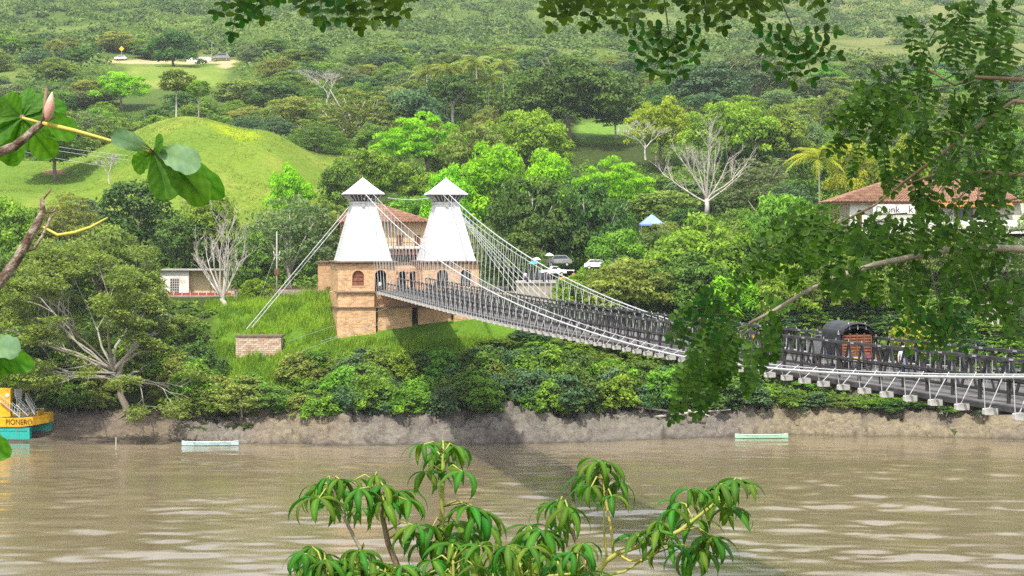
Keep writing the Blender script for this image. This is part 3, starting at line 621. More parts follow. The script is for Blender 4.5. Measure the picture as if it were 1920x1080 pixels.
# abutment
ab = frame(empty('bridge_abutment'), 1.4, 5.4); tag(ab, 'stepped orange brick abutment under the bridge towers', 'abutment')
MB().box((-11.55, 0.0, -11.3), (-5.9, 11, -9.1)).build('upper_block', M['brick'], ab)
MB().box((-5.9, 1.0, -11.3), (11.2, 11, -9.15)).build('upper_wall', M['brick_dark'], ab)
MB().box((-11.75, -0.25, -16.5), (-5.7, 11, -11.42)).build('lower_block', M['brick'], ab)
MB().box((-5.3, 0.35, -16.5), (0.1, 11, -11.42)).build('lower_wall', M['brick'], ab)
MB().box((1.15, 0.5, -16.5), (6.4, 11, -11.42)).build('lower_wall', M['brick_dark'], ab)
MB().box((6.75, 0.2, -16.9), (12.5, 11, -12.2)).build('lower_wall', M['brick'], ab)
MB().box((-5.8, 2.2, -16), (6.9, 10.8, -11.45)).build('recess_shade_block', M['void_shade'], ab)  # near-black block: shade of the wall slots put into its colour
MB().box((-12.0, -0.5, -11.42), (11.3, 11.05, -11.24)).build('ledge', M['cornice'], ab)
MB().box((-11.85, -0.3, -9.1), (-5.6, 1.6, -8.86)).build('ledge', M['cornice'], ab)

# anchor block of the back stays
A0 = P(442, 629, 269.5); A1 = P(527, 629, 269.5)
an = empty('anchor_wall', (A0.x, 269.5, A0.z)); tag(an, 'short pale brick anchor wall in the grass where the back stays end', 'wall')
wv = A1.x - A0.x
rnd = random.Random(4)
MB().box((0, 0.12, -5), (wv, 3.0, -0.22)).build('core', M['stone'], an)
bricks = [MB().box((0, 0, 0), (0.74 , 0.22, 0.27)).mesh('brick', surf('anchor_brick%d' % k, c, tuple(v * .8 for v in c), 0.9, 3, 0.3)) for k, c in enumerate([(0.6, 0.42, 0.3), (0.66, 0.54, 0.43), (0.5, 0.32, 0.22)])]
for r_ in range(15):
    x = -0.37 * (r_ % 2)
    while x < wv - 0.2:
        o = obj('brick', bricks[rnd.choice([0, 1, 1, 0, 2])], an); xa = max(x, 0); xb = min(x + 0.74, wv); o.location = (xa, rnd.uniform(-0.03, 0.02), -0.55 - r_ * 0.31); o.scale = ((xb - xa) / 0.74, 1, 1); x += 0.78
MB().box((-0.12, -0.15, -0.22), (wv + 0.12, 3.1, 0.0)).build('coping', M['cornice'], an)

# ------------------------------------------------------------------ vegetation
def rand_dirs(n, g):
    v = g.normal(size=(n, 3)); return v / np.linalg.norm(v, axis=1, keepdims=True)
def leaf_quads(Cn, Nn, size, g, aspect=0.55):
    n = len(Cn); r = rand_dirs(n, g); u = np.cross(Nn, r); u /= np.linalg.norm(u, axis=1, keepdims=True) + 1e-9; w = np.cross(Nn, u)
    s = (size * g.uniform(0.65, 1.35, n))[:, None]
    V = np.stack([Cn + u * s, Cn + w * s * aspect, Cn - u * s, Cn - w * s * aspect], 1).reshape(-1, 3)
    return V, np.arange(4 * n).reshape(-1, 4)
def crown(name, seed, width, height, nclump, clump_r, flat, nleaf, leaf, shape='dome', up=0.6, inner=0.12, droop=0.0):
    """leaf mesh of a crown: x, y in -0.5..0.5 of its width, z in 0..1 of its height (leaves sized in metres for this width)"""
    g = np.random.default_rng(seed); cc = []; tries = 0
    while len(cc) < nclump and tries < 8000:
        tries += 1
        a = g.uniform(0, 2 * math.pi); q = math.sqrt(g.uniform(0, 1)); x, y = q * math.cos(a), q * math.sin(a)
        lop = 1 + 0.22 * math.sin(2 * a + seed) + 0.14 * math.sin(5 * a + 2 * seed)
        if shape == 'dome': zt = math.sqrt(max(0, 1 - q ** 2.6)); z = zt * g.uniform(0.55, 1.0) if g.uniform() < 0.8 else zt * g.uniform(0.1, 0.6)
        elif shape == 'round': zz = g.uniform(-1, 1); rr = math.sqrt(1 - zz * zz) * (0.75 + 0.25 * q); x, y = rr * math.cos(a), rr * math.sin(a); z = 0.5 + 0.5 * zz * (0.85 + .15 * q)
        elif shape == 'flat': z = (1 - 0.55 * q ** 2) * g.choice([0.35, 0.65, 0.97], p=[0.2, 0.35, 0.45]) + g.normal(0, 0.04)
        elif shape == 'cone': z = g.uniform(0, 1); rr = (1 - 0.75 * z) * q; x, y = rr * math.cos(a), rr * math.sin(a)
        p = np.array([x * lop * 0.5 * width * 0.86, y * lop * 0.5 * width * 0.86, z * height * 0.88])
        if all(np.linalg.norm((p - c) * (1, 1, 1.6)) > clump_r * 0.8 for c in cc): cc.append(p)
    cc = np.array(cc); k = len(cc); per = max(8, nleaf // k)
    sz = g.uniform(0.65, 1.3, k)
    d = rand_dirs(k * per, g).reshape(k, per, 3); d[:, :, 2] = np.abs(d[:, :, 2]) * 1.0 - 0.25 * (g.uniform(size=(k, per)) < 0.25)
    rad = clump_r * sz[:, None, None] * g.uniform(0.72, 1.05, (k, per, 1))
    pos = cc[:, None, :] + d * rad * np.array([1, 1, flat]); 
    pos[:, :, 2] -= droop * (d[:, :, 0] ** 2 + d[:, :, 1] ** 2) * clump_r
    pos = pos.reshape(-1, 3); nn = d.reshape(-1, 3) * (1 - up) + np.array([0, 0, up]) + g.normal(0, 0.38, (len(pos), 3)); nn /= np.linalg.norm(nn, axis=1, keepdims=True)
    tint = np.clip(0.2 + 0.5 * (d.reshape(-1, 3)[:, 2]) + np.repeat(g.normal(0, 0.16, k), per) + g.normal(0, 0.18, len(pos)), 0, 1)  # light from above put into the tint: clump tops lighter, lower leaves darker
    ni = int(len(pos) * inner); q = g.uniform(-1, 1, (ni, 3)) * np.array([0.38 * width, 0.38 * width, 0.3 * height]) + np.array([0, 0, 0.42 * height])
    pos = np.concatenate([pos, q]); nn = np.concatenate([nn, rand_dirs(ni, g)]); tint = np.concatenate([tint, g.uniform(0, 0.3, ni)])  # inner leaves tinted darker: shade within the crown put into their colour
    V, Fq = leaf_quads(pos, nn, leaf, g); V[:, 0] /= width; V[:, 1] /= width; V[:, 2] /= height
    return (name, V, Fq, np.repeat(tint, 4))
CROWN = {}
def reg(kind, n, *a, **k):
    CROWN[kind] = [crown('crown_' + kind, 100 * len(CROWN) + 7 * i + 3, *a, **k) for i in range(n)]
reg('dome', 3, 20, 9, 90, 1.9, 0.55, 9500, 0.34, 'dome', 0.6)
reg('round', 4, 10, 9, 60, 1.35, 0.75, 6000, 0.27, 'round', 0.45)
reg('flat', 3, 18, 7, 75, 1.9, 0.30, 8000, 0.32, 'flat', 0.75, 0.05)
reg('feather', 3, 14, 11, 110, 1.15, 0.5, 8000, 0.20, 'dome', 0.45, 0.25)
reg('shrub', 4, 5, 4.2, 34, 0.72, 0.7, 2600, 0.19, 'dome', 0.5, 0.15, 0.2)
reg('lumpy', 3, 12, 8, 46, 1.5, 0.85, 7500, 0.27, 'dome', 0.4, 0.1)
reg('clump', 3, 10, 6, 16, 2.2, 0.6, 1500, 0.55, 'dome', 0.6, 0.1)
_cm = {}
def crown_mesh(kind, i, colour):
    k = (kind, i % len(CROWN[kind]), colour)
    if k not in _cm:
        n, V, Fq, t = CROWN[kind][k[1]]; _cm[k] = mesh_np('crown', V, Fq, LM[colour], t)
    return _cm[k]
def trunk_mesh(seed, mat, cb, limbs=7, r0=0.028, sp=0.36):
    g = random.Random(seed); mb = MB(); x = y = 0.0; pts = []; rad = []
    for i in range(6):
        t = i / 5; pts.append((x, y, t * (cb + 0.12))); rad.append(r0 * (1 - 0.45 * t) * (1.5 if i == 0 else 1)); x += g.uniform(-.012, .012); y += g.uniform(-.012, .012)
    mb.tube(pts, rad, 7)
    for k in range(limbs):
        a = 2 * math.pi * (k + g.random() * 0.6) / limbs; z0 = cb * g.uniform(0.75, 1.15); R1 = sp * g.uniform(0.55, 1.05); z1 = z0 + (1 - z0) * g.uniform(0.35, 0.85)
        b = Vector((x * z0, y * z0, z0)); e = Vector((math.cos(a) * R1, math.sin(a) * R1, z1)); m = b.lerp(e, 0.5) + Vector((0, 0, 0.05 * (1 - cb)))
        mb.tube([b, b.lerp(m, .5), m, e], [r0 * .55, r0 * .42, r0 * .3, r0 * .1], 5)
        for j in range(2):
            a2 = a + g.uniform(-0.9, 0.9); s = m.lerp(e, g.uniform(0, .7)); mb.tube([s, s + Vector((math.cos(a2) * R1 * .4, math.sin(a2) * R1 * .4, (1 - z1) * g.uniform(.2, .7)))], [r0 * .25, r0 * .07], 4)
    return mb.mesh('trunk', mat, True)
_tm = {}
def get_trunk(i, bark, cb):
    k = (i % 4, bark, round(cb * 5) / 5)
    if k not in _tm: _tm[k] = trunk_mesh(i % 4 + 17, M[bark], max(0.12, k[2]))
    return _tm[k]
treec = [0]; SAL = []; PEND = {}
def tree(name, label, cat, X, Y, top, wid, ch, kind, colour, group=None, bark='bark', zbase=None, rz=None, trunk=True):
    """a tree at (X, Y) on the ground, its top at height top, crown wid metres wide and ch metres tall"""
    i = treec[0]; treec[0] += 1
    zb = (gz(X, Y) - 0.15) if zbase is None else zbase
    H = max(top - zb, ch * 0.75); ch = min(ch if bark == 'pale_bark' else max(ch, H * 0.66), H * 0.97)
    t = empty(name, (X, Y, zb), R.uniform(0, 6.28) if rz is None else rz); tag(t, label, cat, group)
    if name == 'shrub' or group: PEND.setdefault(label, []).append((960 + F * X / Y, t))
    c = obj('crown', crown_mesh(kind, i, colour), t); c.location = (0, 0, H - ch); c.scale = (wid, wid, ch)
    if trunk:
        k = obj('trunk', get_trunk(i, bark, (H - ch) / H), t); k.scale = (wid, wid, H); 
    return t
def ptree(label, px, top, w, h, Y, kind, colour, group=None, name='tree', cat='tree', bark='bark', **kw):
    k = F / Y; p = P(px, top, Y); SAL.append((p.x, Y, w / k / 2, px, top, w, h))
    return tree(name, label, cat, p.x, Y, p.z, w / k, h / k, kind, colour, group, bark, **kw)

# ---- bare, branching trees
def bare_tree(label, px, base, top, w, Y, seed, bark='bone_bark', spread=0.5, levels=5, kids=(3, 4), up=0.25, trunk=0.22, lean=(0, 0), spl=0.62, r0=None):
    g = random.Random(seed); segs = []
    def grow(p, d, L, lev):
        q = p + d * L * 0.5 + Vector((g.uniform(-1, 1), g.uniform(-1, 1), g.uniform(-.5, 1))) * L * 0.07; e = p + d * L
        segs.append((p, q, e, lev))
        if lev == 0: return
        for k in range(g.randint(*kids)):
            nd = (d + Vector((g.uniform(-1, 1), g.uniform(-1, 1), g.uniform(-0.6, 1) + up)) * spread).normalized()
            grow(q.lerp(e, g.uniform(0.2, 1)) if k else e, nd, L * g.uniform(spl - 0.08, spl + 0.14), lev - 1)
    grow(Vector((0, 0, 0)), Vector((lean[0], lean[1], 1)).normalized(), trunk, levels)
    k = F / Y; b = P(px, base, Y); H = (base - top) / k; A = np.array([[*e] for _, _, e, _ in segs])
    sz = H / A[:, 2].max(); sx = (w / k) / max(np.ptp(A[:, 0]), np.ptp(A[:, 1])); R0 = r0 or H * 0.028
    t = empty('bare_tree', b); tag(t, label, 'tree', 'leafless trees'); tk = MB(); br = MB(); f = lambda v: Vector((v.x * sx, v.y * sx, v.z * sz))
    for p, q, e, lev in segs:
        r = max(R0 * 0.56 ** (levels - lev), 0.022)
        (tk if lev == levels else br).tube([f(p), f(q), f(e)], [r, r * .82, r * .64], 6 if lev >= levels - 1 else 3, False)
    tk.build('trunk', M[bark], t, True); br.build('branches', M[bark], t, True)
    SAL.append((b.x, Y, 2.5, px, top, w, base - top)); return t

def limb_tree(label, px, base, top, w, Y, seed, lean=0.0, nl=9, bark='bone_bark'):
    g = random.Random(seed); k = F / Y; b = P(px, base, Y); H = (base - top) / k; Wd = w / k / 2
    t = empty('bare_tree', b); tag(t, label, 'tree', 'leafless trees'); tk = MB(); br = MB(); fk = Vector((lean * Wd * .25, 0, H * .16)); tk.tube([(0, 0, -.3), fk * .5 + Vector((.1, 0, 0)), fk], [H * .03, H * .026, H * .024], 8)
    def limb(p, d, L, r, lev):
        n = 5 if lev > 1 else 3; pts = [p]; q = d.copy()
        for i in range(n): q = (q + Vector((g.uniform(-.16, .16), g.uniform(-.16, .16), g.uniform(-.04, .14)))).normalized(); pts.append(pts[-1] + q * L / n)
        br.tube(pts, [max(r * (1 - .8 * i / n), .014) for i in range(n + 1)], 6 if lev > 2 else 3, False)
        if lev == 0: return
        for i in range(g.randint(4, 6) if lev > 2 else g.randint(3, 5)):
            f = g.uniform(.25, 1.0) * n; j = min(int(f), n - 1); s = pts[j].lerp(pts[j + 1], f - j); dd = (q + Vector((g.uniform(-1, 1), g.uniform(-1, 1), g.uniform(-.35, .8))) * .75).normalized(); limb(s, dd, L * g.uniform(.3, .5), r * .42, lev - 1)
    for i in range(nl):
        a = -1 + 2 * (i + g.uniform(.2, .8)) / nl; e = Vector((a * Wd * .82 + lean * Wd * .4, g.uniform(-.5, .5) * Wd, H * (.97 - .42 * a * a) * g.uniform(.8, .95))); d = e - fk; limb(fk * g.uniform(.7, 1.1), (d.normalized() + Vector((0, 0, -.12))).normalized(), d.length * .9, H * .012, 3)
    tk.build('trunk', M[bark], t, True); br.build('branches', M[bark], t, True); SAL.append((b.x, Y, 2.5, px, top, w, base - top))

WOOD = 'trees in the wood behind the bridge'
ptree('bright lime rounded tree in the wood above the grassy mound', 228, 130, 95, 44, 600, 'lumpy', 'lime')
ptree('slim tree with a tall pale trunk on the crest of the mound', 330, 128, 66, 46, 432, 'round', 'mid', bark='pale_bark')
ptree('small tree with a pale trunk at the right of the mound crest', 372, 148, 52, 34, 430, 'round', 'green', bark='pale_bark')
ptree('dark tree standing alone on the pasture at the left edge', 105, 222, 150, 82, 392, 'round', 'mid')
ptree('dark green tree in the upper hillside field below the dirt road', 325, 52, 95, 66, 705, 'lumpy', 'dark')
bare_tree('grey leafless tree at the edge of the wood right of the mound', 618, 205, 128, 90, 505, 31, 'bone_bark', levels=5)
ptree('olive tree with crooked limbs right of the grassy mound', 665, 152, 190, 120, 482, 'feather', 'olive', bark='pale_bark')
ptree('bluish green round tree left of the palms', 770, 158, 140, 95, 488, 'lumpy', 'blue')
ptree('dark tree with pale crossing limbs below the palms', 850, 132, 115, 66, 512, 'flat', 'dark', bark='pale_bark')
ptree('huge dark green dome tree on the hillside above the right tower', 1065, 95, 250, 125, 470, 'dome', 'dark')
ptree('dark bluish tree behind the yellow-green dome tree', 1330, 110, 190, 80, 560, 'dome', 'blue')
ptree('grey-green hazy tree topmost above the leafless white tree', 1420, 90, 150, 80, 610, 'lumpy', 'grey')
ptree('yellow-green dome tree beside the small hillside meadow', 1240, 176, 130, 66, 432, 'dome', 'yell')
ptree('broad fresh green tree above the leafless white tree', 1370, 180, 170, 90, 402, 'dome', 'green')
ptree('dark layered tree at the right of the broad green tree', 1465, 195, 110, 85, 405, 'lumpy', 'mid')
ptree('wide lime-topped layered tree above the right tower', 800, 208, 170, 62, 402, 'flat', 'lime')
ptree('layered green tree left of the hillside meadow', 985, 196, 160, 78, 404, 'dome', 'green')
ptree('olive spreading tree between the lime trees above the towers', 890, 222, 130, 56, 388, 'flat', 'olive')
ptree('small grey-green tree with a bent trunk on the meadow', 1155, 194, 84, 44, 480, 'flat', 'grey', bark='pale_bark')
ptree('brilliant lime green tree right behind the right tower', 925, 258, 150, 84, 346, 'lumpy', 'lime')
ptree('brilliant lime tree right of the brightest one', 1025, 276, 110, 66, 348, 'lumpy', 'lime')
ptree('flat lime tree left of the leafless white tree', 1145, 291, 140, 52, 352, 'flat', 'lime')
ptree('lime foliage showing above the right tower cap', 840, 300, 100, 60, 340, 'lumpy', 'lime')
ptree('big dark feathery tree right of the right tower', 1000, 322, 200, 160, 312, 'dome', 'dark', bark='pale_bark')
ptree('dark green spreading tree under the leafless white tree', 1110, 330, 190, 160, 314, 'dome', 'dark', bark='pale_bark')
ptree('green tree between the mound and the left tower cap', 690, 270, 150, 90, 372, 'dome', 'green')
ptree('mid green tree left of the left tower cap', 640, 300, 110, 80, 356, 'lumpy', 'mid')
ptree('small lime tree at the foot of the mound', 545, 304, 80, 46, 352, 'lumpy', 'lime')
ptree('grey-green feathery tree behind the back stays', 545, 345, 190, 170, 301, 'feather', 'grey', bark='pale_bark')
ptree('feathery olive tree beside the left tower', 612, 360, 120, 140, 303, 'feather', 'olive', bark='pale_bark')
ptree('dark round tree at the foot of the pasture', 250, 330, 155, 140, 332, 'round', 'dark')
ptree('mid green tree at the left edge below the pasture', 22, 362, 130, 120, 322, 'lumpy', 'green')
ptree('pale olive tree between the left edge and the dark round tree', 130, 350, 110, 100, 318, 'feather', 'olive')
ptree('green tree behind the grey bare tree', 395, 345, 130, 120, 322, 'dome', 'green')
ptree('dark tree behind the white cottage', 345, 400, 120, 110, 318, 'round', 'dark')
ptree('olive green layered tree on the slope left of the white cottage', 190, 415, 230, 130, 291, 'dome', 'olive')
ptree('mid green tree on the slope at the left edge', 40, 440, 180, 140, 288, 'dome', 'mid')
ptree('leafy green tree beside the utility pole', 470, 430, 80, 130, 297, 'round', 'mid')
ptree('small tree in front of the stone wall by the utility pole', 482, 520, 62, 40, 292, 'shrub', 'green')
limb_tree('silvery leafless tree in front of the white cottage', 428, 590, 395, 165, 284, 5, -0.6, 10)
limb_tree('large white leafless tree behind the bridge on the right', 1325, 400, 232, 235, 326, 12, 0.0, 11)
bare_tree('grey leafless bush beside the hillside meadow', 1210, 300, 225, 120, 372, 44, 'pale_bark', levels=5, kids=(3, 4), spread=0.7, trunk=0.12)
bare_tree('thin leafless tree on the pasture below the large broad leaf', 205, 345, 285, 60, 372, 51, 'bone_bark', levels=5, spread=0.45)
ptree('grey-green tree right behind the large white leafless tree', 1425, 285, 180, 120, 362, 'feather', 'grey')
ptree('soft green tree left of the coconut palm', 1480, 330, 130, 110, 335, 'feather', 'blue')
ptree('yellowish tree behind the tiled roof of the bar', 1600, 258, 100, 110, 328, 'lumpy', 'yell')
ptree('golden tree top right of the yellowish tree behind the bar', 1700, 252, 90, 100, 334, 'lumpy', 'yell')
ptree('dark green tree behind the right end of the bar', 1850, 290, 150, 120, 345, 'dome', 'mid')
ptree('bright green tree right of the parked cars', 1160, 428, 140, 100, 297, 'lumpy', 'green')
ptree('broad bright green tree below the large white leafless tree', 1340, 395, 250, 130, 289, 'dome', 'green')
ptree('mid green tree left of the tiled bar', 1470, 352, 190, 150, 288, 'dome', 'green')
ptree('dense green tree above the far railing of the bridge', 1190, 480, 230, 110, 281, 'dome', 'olive')
ptree('olive tree above the far railing near the foreground leaves', 1290, 470, 160, 130, 280, 'lumpy', 'mid')
ptree('lime bush above the far railing', 1375, 500, 100, 90, 276, 'shrub', 'lime')
ptree('shaded green tree left of the truck', 1475, 490, 150, 140, 278, 'dome', 'green')
ptree('dark tree right behind the truck', 1590, 500, 170, 150, 279, 'dome', 'mid')
ptree('yellowish bush right of the truck', 1712, 586, 86, 80, 268, 'shrub', 'yell')
ptree('feathery tree at the right edge behind the bridge', 1860, 470, 220, 210, 281, 'feather', 'grey', bark='pale_bark')
ptree('mid green tree at the right edge below the bar', 1745, 450, 180, 180, 286, 'feather', 'mid', bark='pale_bark')
ptree('round bush hiding part of the parked cars', 1078, 508, 90, 60, 281.5, 'lumpy', 'green')
ptree('low green tree in front of the white van', 1125, 500, 110, 80, 282, 'dome', 'olive')
ptree('tall dark green tree left of the right tower base', 955, 430, 110, 110, 300, 'round', 'dark')
bare_tree('white dead branch behind the right end of the bridge', 1868, 690, 540, 90, 272, 61, 'bone_bark', levels=4, spread=0.55)

# big spreading tree of the left bank: a tall pale skeleton with thin layered leaf pads
M['limb_bark'] = surf('limb_bark', (0.26, 0.24, 0.2), (0.4, 0.37, 0.31), 0.9, 1.2)
def saman():
    g = np.random.default_rng(5); Y0 = 259.5; k = F / Y0; base = P(240, 780, Y0); base.z = gz(base.x, Y0) - 0.3
    t = empty('spreading_tree', base); tag(t, 'wide spreading tree with pale tangled limbs over the left bank', 'tree')
    top = P(200, 432, Y0).z - base.z; mb = MB(); tips = []; rr = random.Random(9)
    tk = MB(); tk.tube([(0, 0, 0), (-0.3, 0, 1.5), (-1.2, 0.3, 3.2), (-1.0, 0.6, 5.5)], [0.75, 0.55, 0.5, 0.45], 9); tk.build('trunk', M['bark'], t, True)
    def grow(p, d, L, r, lev):
        q = p + d * L * .5 + Vector((rr.uniform(-1, 1), rr.uniform(-1, 1), rr.uniform(-.3, .8))) * L * .1; e = p + d * L + Vector((0, 0, -0.05 * L))
        mb.tube([p, q, e], [r, r * .8, r * .6], 5, False)
        if lev == 0: tips.append(e); tips.append(q); return
        for j in range(rr.choice((2, 3, 3))):
            nd = (d + Vector((rr.uniform(-1, 1), rr.uniform(-1, 1), rr.uniform(-.45, .5))) * 0.75).normalized(); grow(q.lerp(e, rr.uniform(.3, 1)), nd, L * rr.uniform(.55, .8), r * .58, lev - 1)
    st = Vector((-1.0, 0.6, 5.5))
    for a in np.linspace(0, 2 * math.pi, 11, endpoint=False):
        grow(st + Vector((0, 0, rr.uniform(-1, 1.5))), Vector((math.cos(a) * 1.0, math.sin(a) * .7, rr.uniform(0.15, 1.0))).normalized(), rr.uniform(6.5, 9), 0.19, 4)
    for a in np.linspace(.3, 2 * math.pi + .3, 9, endpoint=False): grow(st + Vector((0, 0, rr.uniform(-1.5, .5))), Vector((math.cos(a) * 1.0, math.sin(a) * .7, rr.uniform(-.12, .22))).normalized(), rr.uniform(5.5, 8), .15, 3)
    V = np.array(mb.v); V[:, 2] = np.where(V[:, 2] > 3, 3 + (V[:, 2] - 3) * (top - 4) / max(1, (V[:, 2].max() - 3)), V[:, 2]); 
    sx = (400 / k) / np.ptp(V[:, 0]); V[:, 0] *= sx; V[:, 0] = np.where(V[:, 0] > 0, V[:, 0] * np.interp(V[:, 2], [.35 * top, .6 * top], [1.0, .5]), V[:, 0] * 1.15); off = -3.6; V[:, 0] += off * np.clip((V[:, 2] - 5) / 6, 0, 1); mb.v = [tuple(v) for v in V]; mb.build('limbs', M['limb_bark'], t, True)
    T = np.array(tips); T[:, 2] = np.where(T[:, 2] > 3, 3 + (T[:, 2] - 3) * (top - 4) / max(1, (np.array(tips)[:, 2].max() - 3)), T[:, 2]); T[:, 0] *= sx; T[:, 0] = np.where(T[:, 0] > 0, T[:, 0] * np.interp(T[:, 2], [.35 * top, .6 * top], [1.0, .5]), T[:, 0] * 1.15); T[:, 0] += off * np.clip((T[:, 2] - 5) / 6, 0, 1)
    T = T[g.permutation(len(T))[:2100]]
    per = 50; d = rand_dirs(len(T) * per, g).reshape(len(T), per, 3); pos = T[:, None, :] + d * np.array([1.6, 1.4, 0.5]) * g.uniform(.5, 1.1, (len(T), per, 1)) + np.array([0, 0, 0.15]); pos = pos.reshape(-1, 3)
    nn = np.array([0, 0, 1.0]) + g.normal(0, .42, (len(pos), 3)); nn /= np.linalg.norm(nn, axis=1, keepdims=True)
    tint = np.clip(0.45 + np.repeat(g.normal(0, .2, len(T)), per) + g.normal(0, .2, len(pos)), 0, 1)
    V, Fq = leaf_quads(pos, nn, 0.24, g); obj('crown', mesh_np('crown', V, Fq, LM['olive'], np.repeat(tint, 4)), t)
    # roots
    for j in range(16):
        a = rr.uniform(-2.6, 0.1); L = rr.uniform(2, 6.5); p = Vector((0, 0, 0.9)); pts = [p]
        for q in range(5):
            s = (q + 1) / 5 * L; x = math.cos(a) * s; y = max(-abs(math.sin(a)) * s * .55, -5); pts.append(Vector((x, y, gz(base.x + x, base.y + y) - base.z + rr.uniform(0.0, 0.35))))
        MB().tube(pts, [0.22, .17, .14, .1, .08, .04], 5).build('root', M['bark'], t, True)
saman()

# palms
def frond_pts(L, rise, droop, n=7):
    return [Vector((L * t, 0, rise * t - droop * t * t)) for t in np.linspace(0, 1, n)]
def palm_frond_mesh(seed):
    g = random.Random(seed); mb = MB(); pts = frond_pts(1.0, 0.75, 1.05)
    mb.tube(pts, [0.02, .017, .014, .011, .008, .006, .003], 4)
    for i in range(26):
        t = 0.1 + 0.9 * i / 26; f = t * 6; j = min(int(f), 5); p = pts[j].lerp(pts[j + 1], f - j); l = 0.34 * math.sin(math.pi * (0.15 + 0.8 * t))
        for s in (-1, 1):
            e = p + Vector((l * 0.55, s * l * 0.75, -l * g.uniform(.3, .75))); w = Vector((0.022, 0, 0)); mb.add([p - w, p + w, e], [(0, 1, 2)])
    me = mb.mesh('frond'); a = me.attributes.new('tint', 'FLOAT', 'POINT'); a.data.foreach_set('value', [g.uniform(.2, 1) for _ in me.vertices]); return me
pf = {c: palm_frond_mesh(3 + i) for i, c in enumerate(('olive', 'yell'))}
for c in pf: pf[c].materials.append(LM[c])
palm_tr = {}
def palm(label, px, base, crown_y, size, Y, colour, group):
    k = F / Y; b = P(px, base, Y); b.z = min(b.z, gz(b.x, Y)); H = P(px, crown_y, Y).z - b.z
    t = empty('palm_tree', b); tag(t, label, 'palm', group)
    MB().tube([(0, 0, -0.3), (0.15, 0, H * .35), (0.1, .1, H * .7), (0, 0, H)], [0.26, .2, .17, .15], 7).build('trunk', M['pale_bark'], t, True)
    for i in range(15):
        f = obj('frond', pf[colour], t); f.location = (0, 0, H); s = size / k * R.uniform(.85, 1.1); f.scale = (s, s, s); f.rotation_euler = (R.uniform(-.2, .2), R.uniform(-0.75, 0.45), i * 2.4 + R.uniform(-.2, .2))
for i, (px, by, cy_, s) in enumerate(((800, 200, 138, 34), (838, 205, 132, 36), (868, 205, 128, 38), (893, 200, 118, 36), (915, 215, 150, 40), (943, 195, 122, 30))):
    palm(['leftmost palm of the far hillside cluster', 'second palm from the left in the hillside cluster', 'third palm from the left in the hillside cluster', 'tallest palm of the hillside cluster', 'lowest pale palm of the hillside cluster', 'rightmost palm of the hillside cluster beside the huge dark tree'][i], px, by, cy_, s, 515 + 4 * (i % 3), 'olive', 'palms on the far hillside')
palm('yellow-green coconut palm left of the tiled bar', 1535, 400, 300, 62, 318, 'yell', 'palm beside the bar')

# ---- shrubs of the river bank
def in_box(px, x0, x1): return x0 <= px <= x1
shr = []
g = np.random.default_rng(21)
for k in range(6000):
    px = g.uniform(-60, 1960); e = g.uniform(5.5, 21 if 540 < px < 930 else 25 if px > 930 else 16); Y = float(shore(px)) + e; X = (px - 960) / F * Y
    if px < 110 and e < 9: continue
    if 190 < px < 300 and e < 10: continue
    if 400 < px < 540 and e > 11: continue
    if 540 <= px < 930 and e > 20.5: continue
    if any((X - a) ** 2 + (Y - b) ** 2 < 1.65 ** 2 for a, b, b2 in shr): continue
    shr.append((X, Y, e))
    if len(shr) > 295: break
for n_, (X, Y, e) in enumerate(shr):
    px = 960 + F * X / Y; w = g.uniform(4.5, 8.0); h = w * g.uniform(.7, 1.0); z = gz(X, Y)
    if 385 < px < 640: h *= 0.8
    zmax = -(642 - HZ) / F * Y if 400 < px < 1000 else (-(650 - HZ) / F * Y)
    if 540 < px < 1000: h = max(1.6, min(h, zmax - z + g.uniform(-.8, .5)))
    if px > 1000: h = min(h * 1.1, 6.5, max(2.0, -(600 + (px - 900) * .18 - HZ) / F * Y - 1.5 - z))
    if px < 400: colour = g.choice(['mid', 'green', 'olive', 'dark'])
    elif px < 640: colour = g.choice(['olive', 'mid', 'green', 'olive'])
    elif px < 1000: colour = g.choice(['mid', 'green', 'green', 'blue', 'mid'])
    else: colour = g.choice(['mid', 'green', 'dark', 'blue', 'green'])
    where = 'under the spreading tree' if px < 400 else 'below the pale anchor wall' if px < 640 else 'below the brick abutment' if px < 930 else 'under the middle of the bridge' if px < 1320 else 'under the right part of the bridge'
    cw = {'mid': 'mid green', 'green': 'fresh green', 'olive': 'olive', 'dark': 'dark green', 'blue': 'bluish green'}[str(colour)]
    tree('shrub', cw + ' leafy shrub ' + where, 'shrub', X, Y, z + h, w, h * 0.92, 'shrub', str(colour), 'shrubs ' + where)

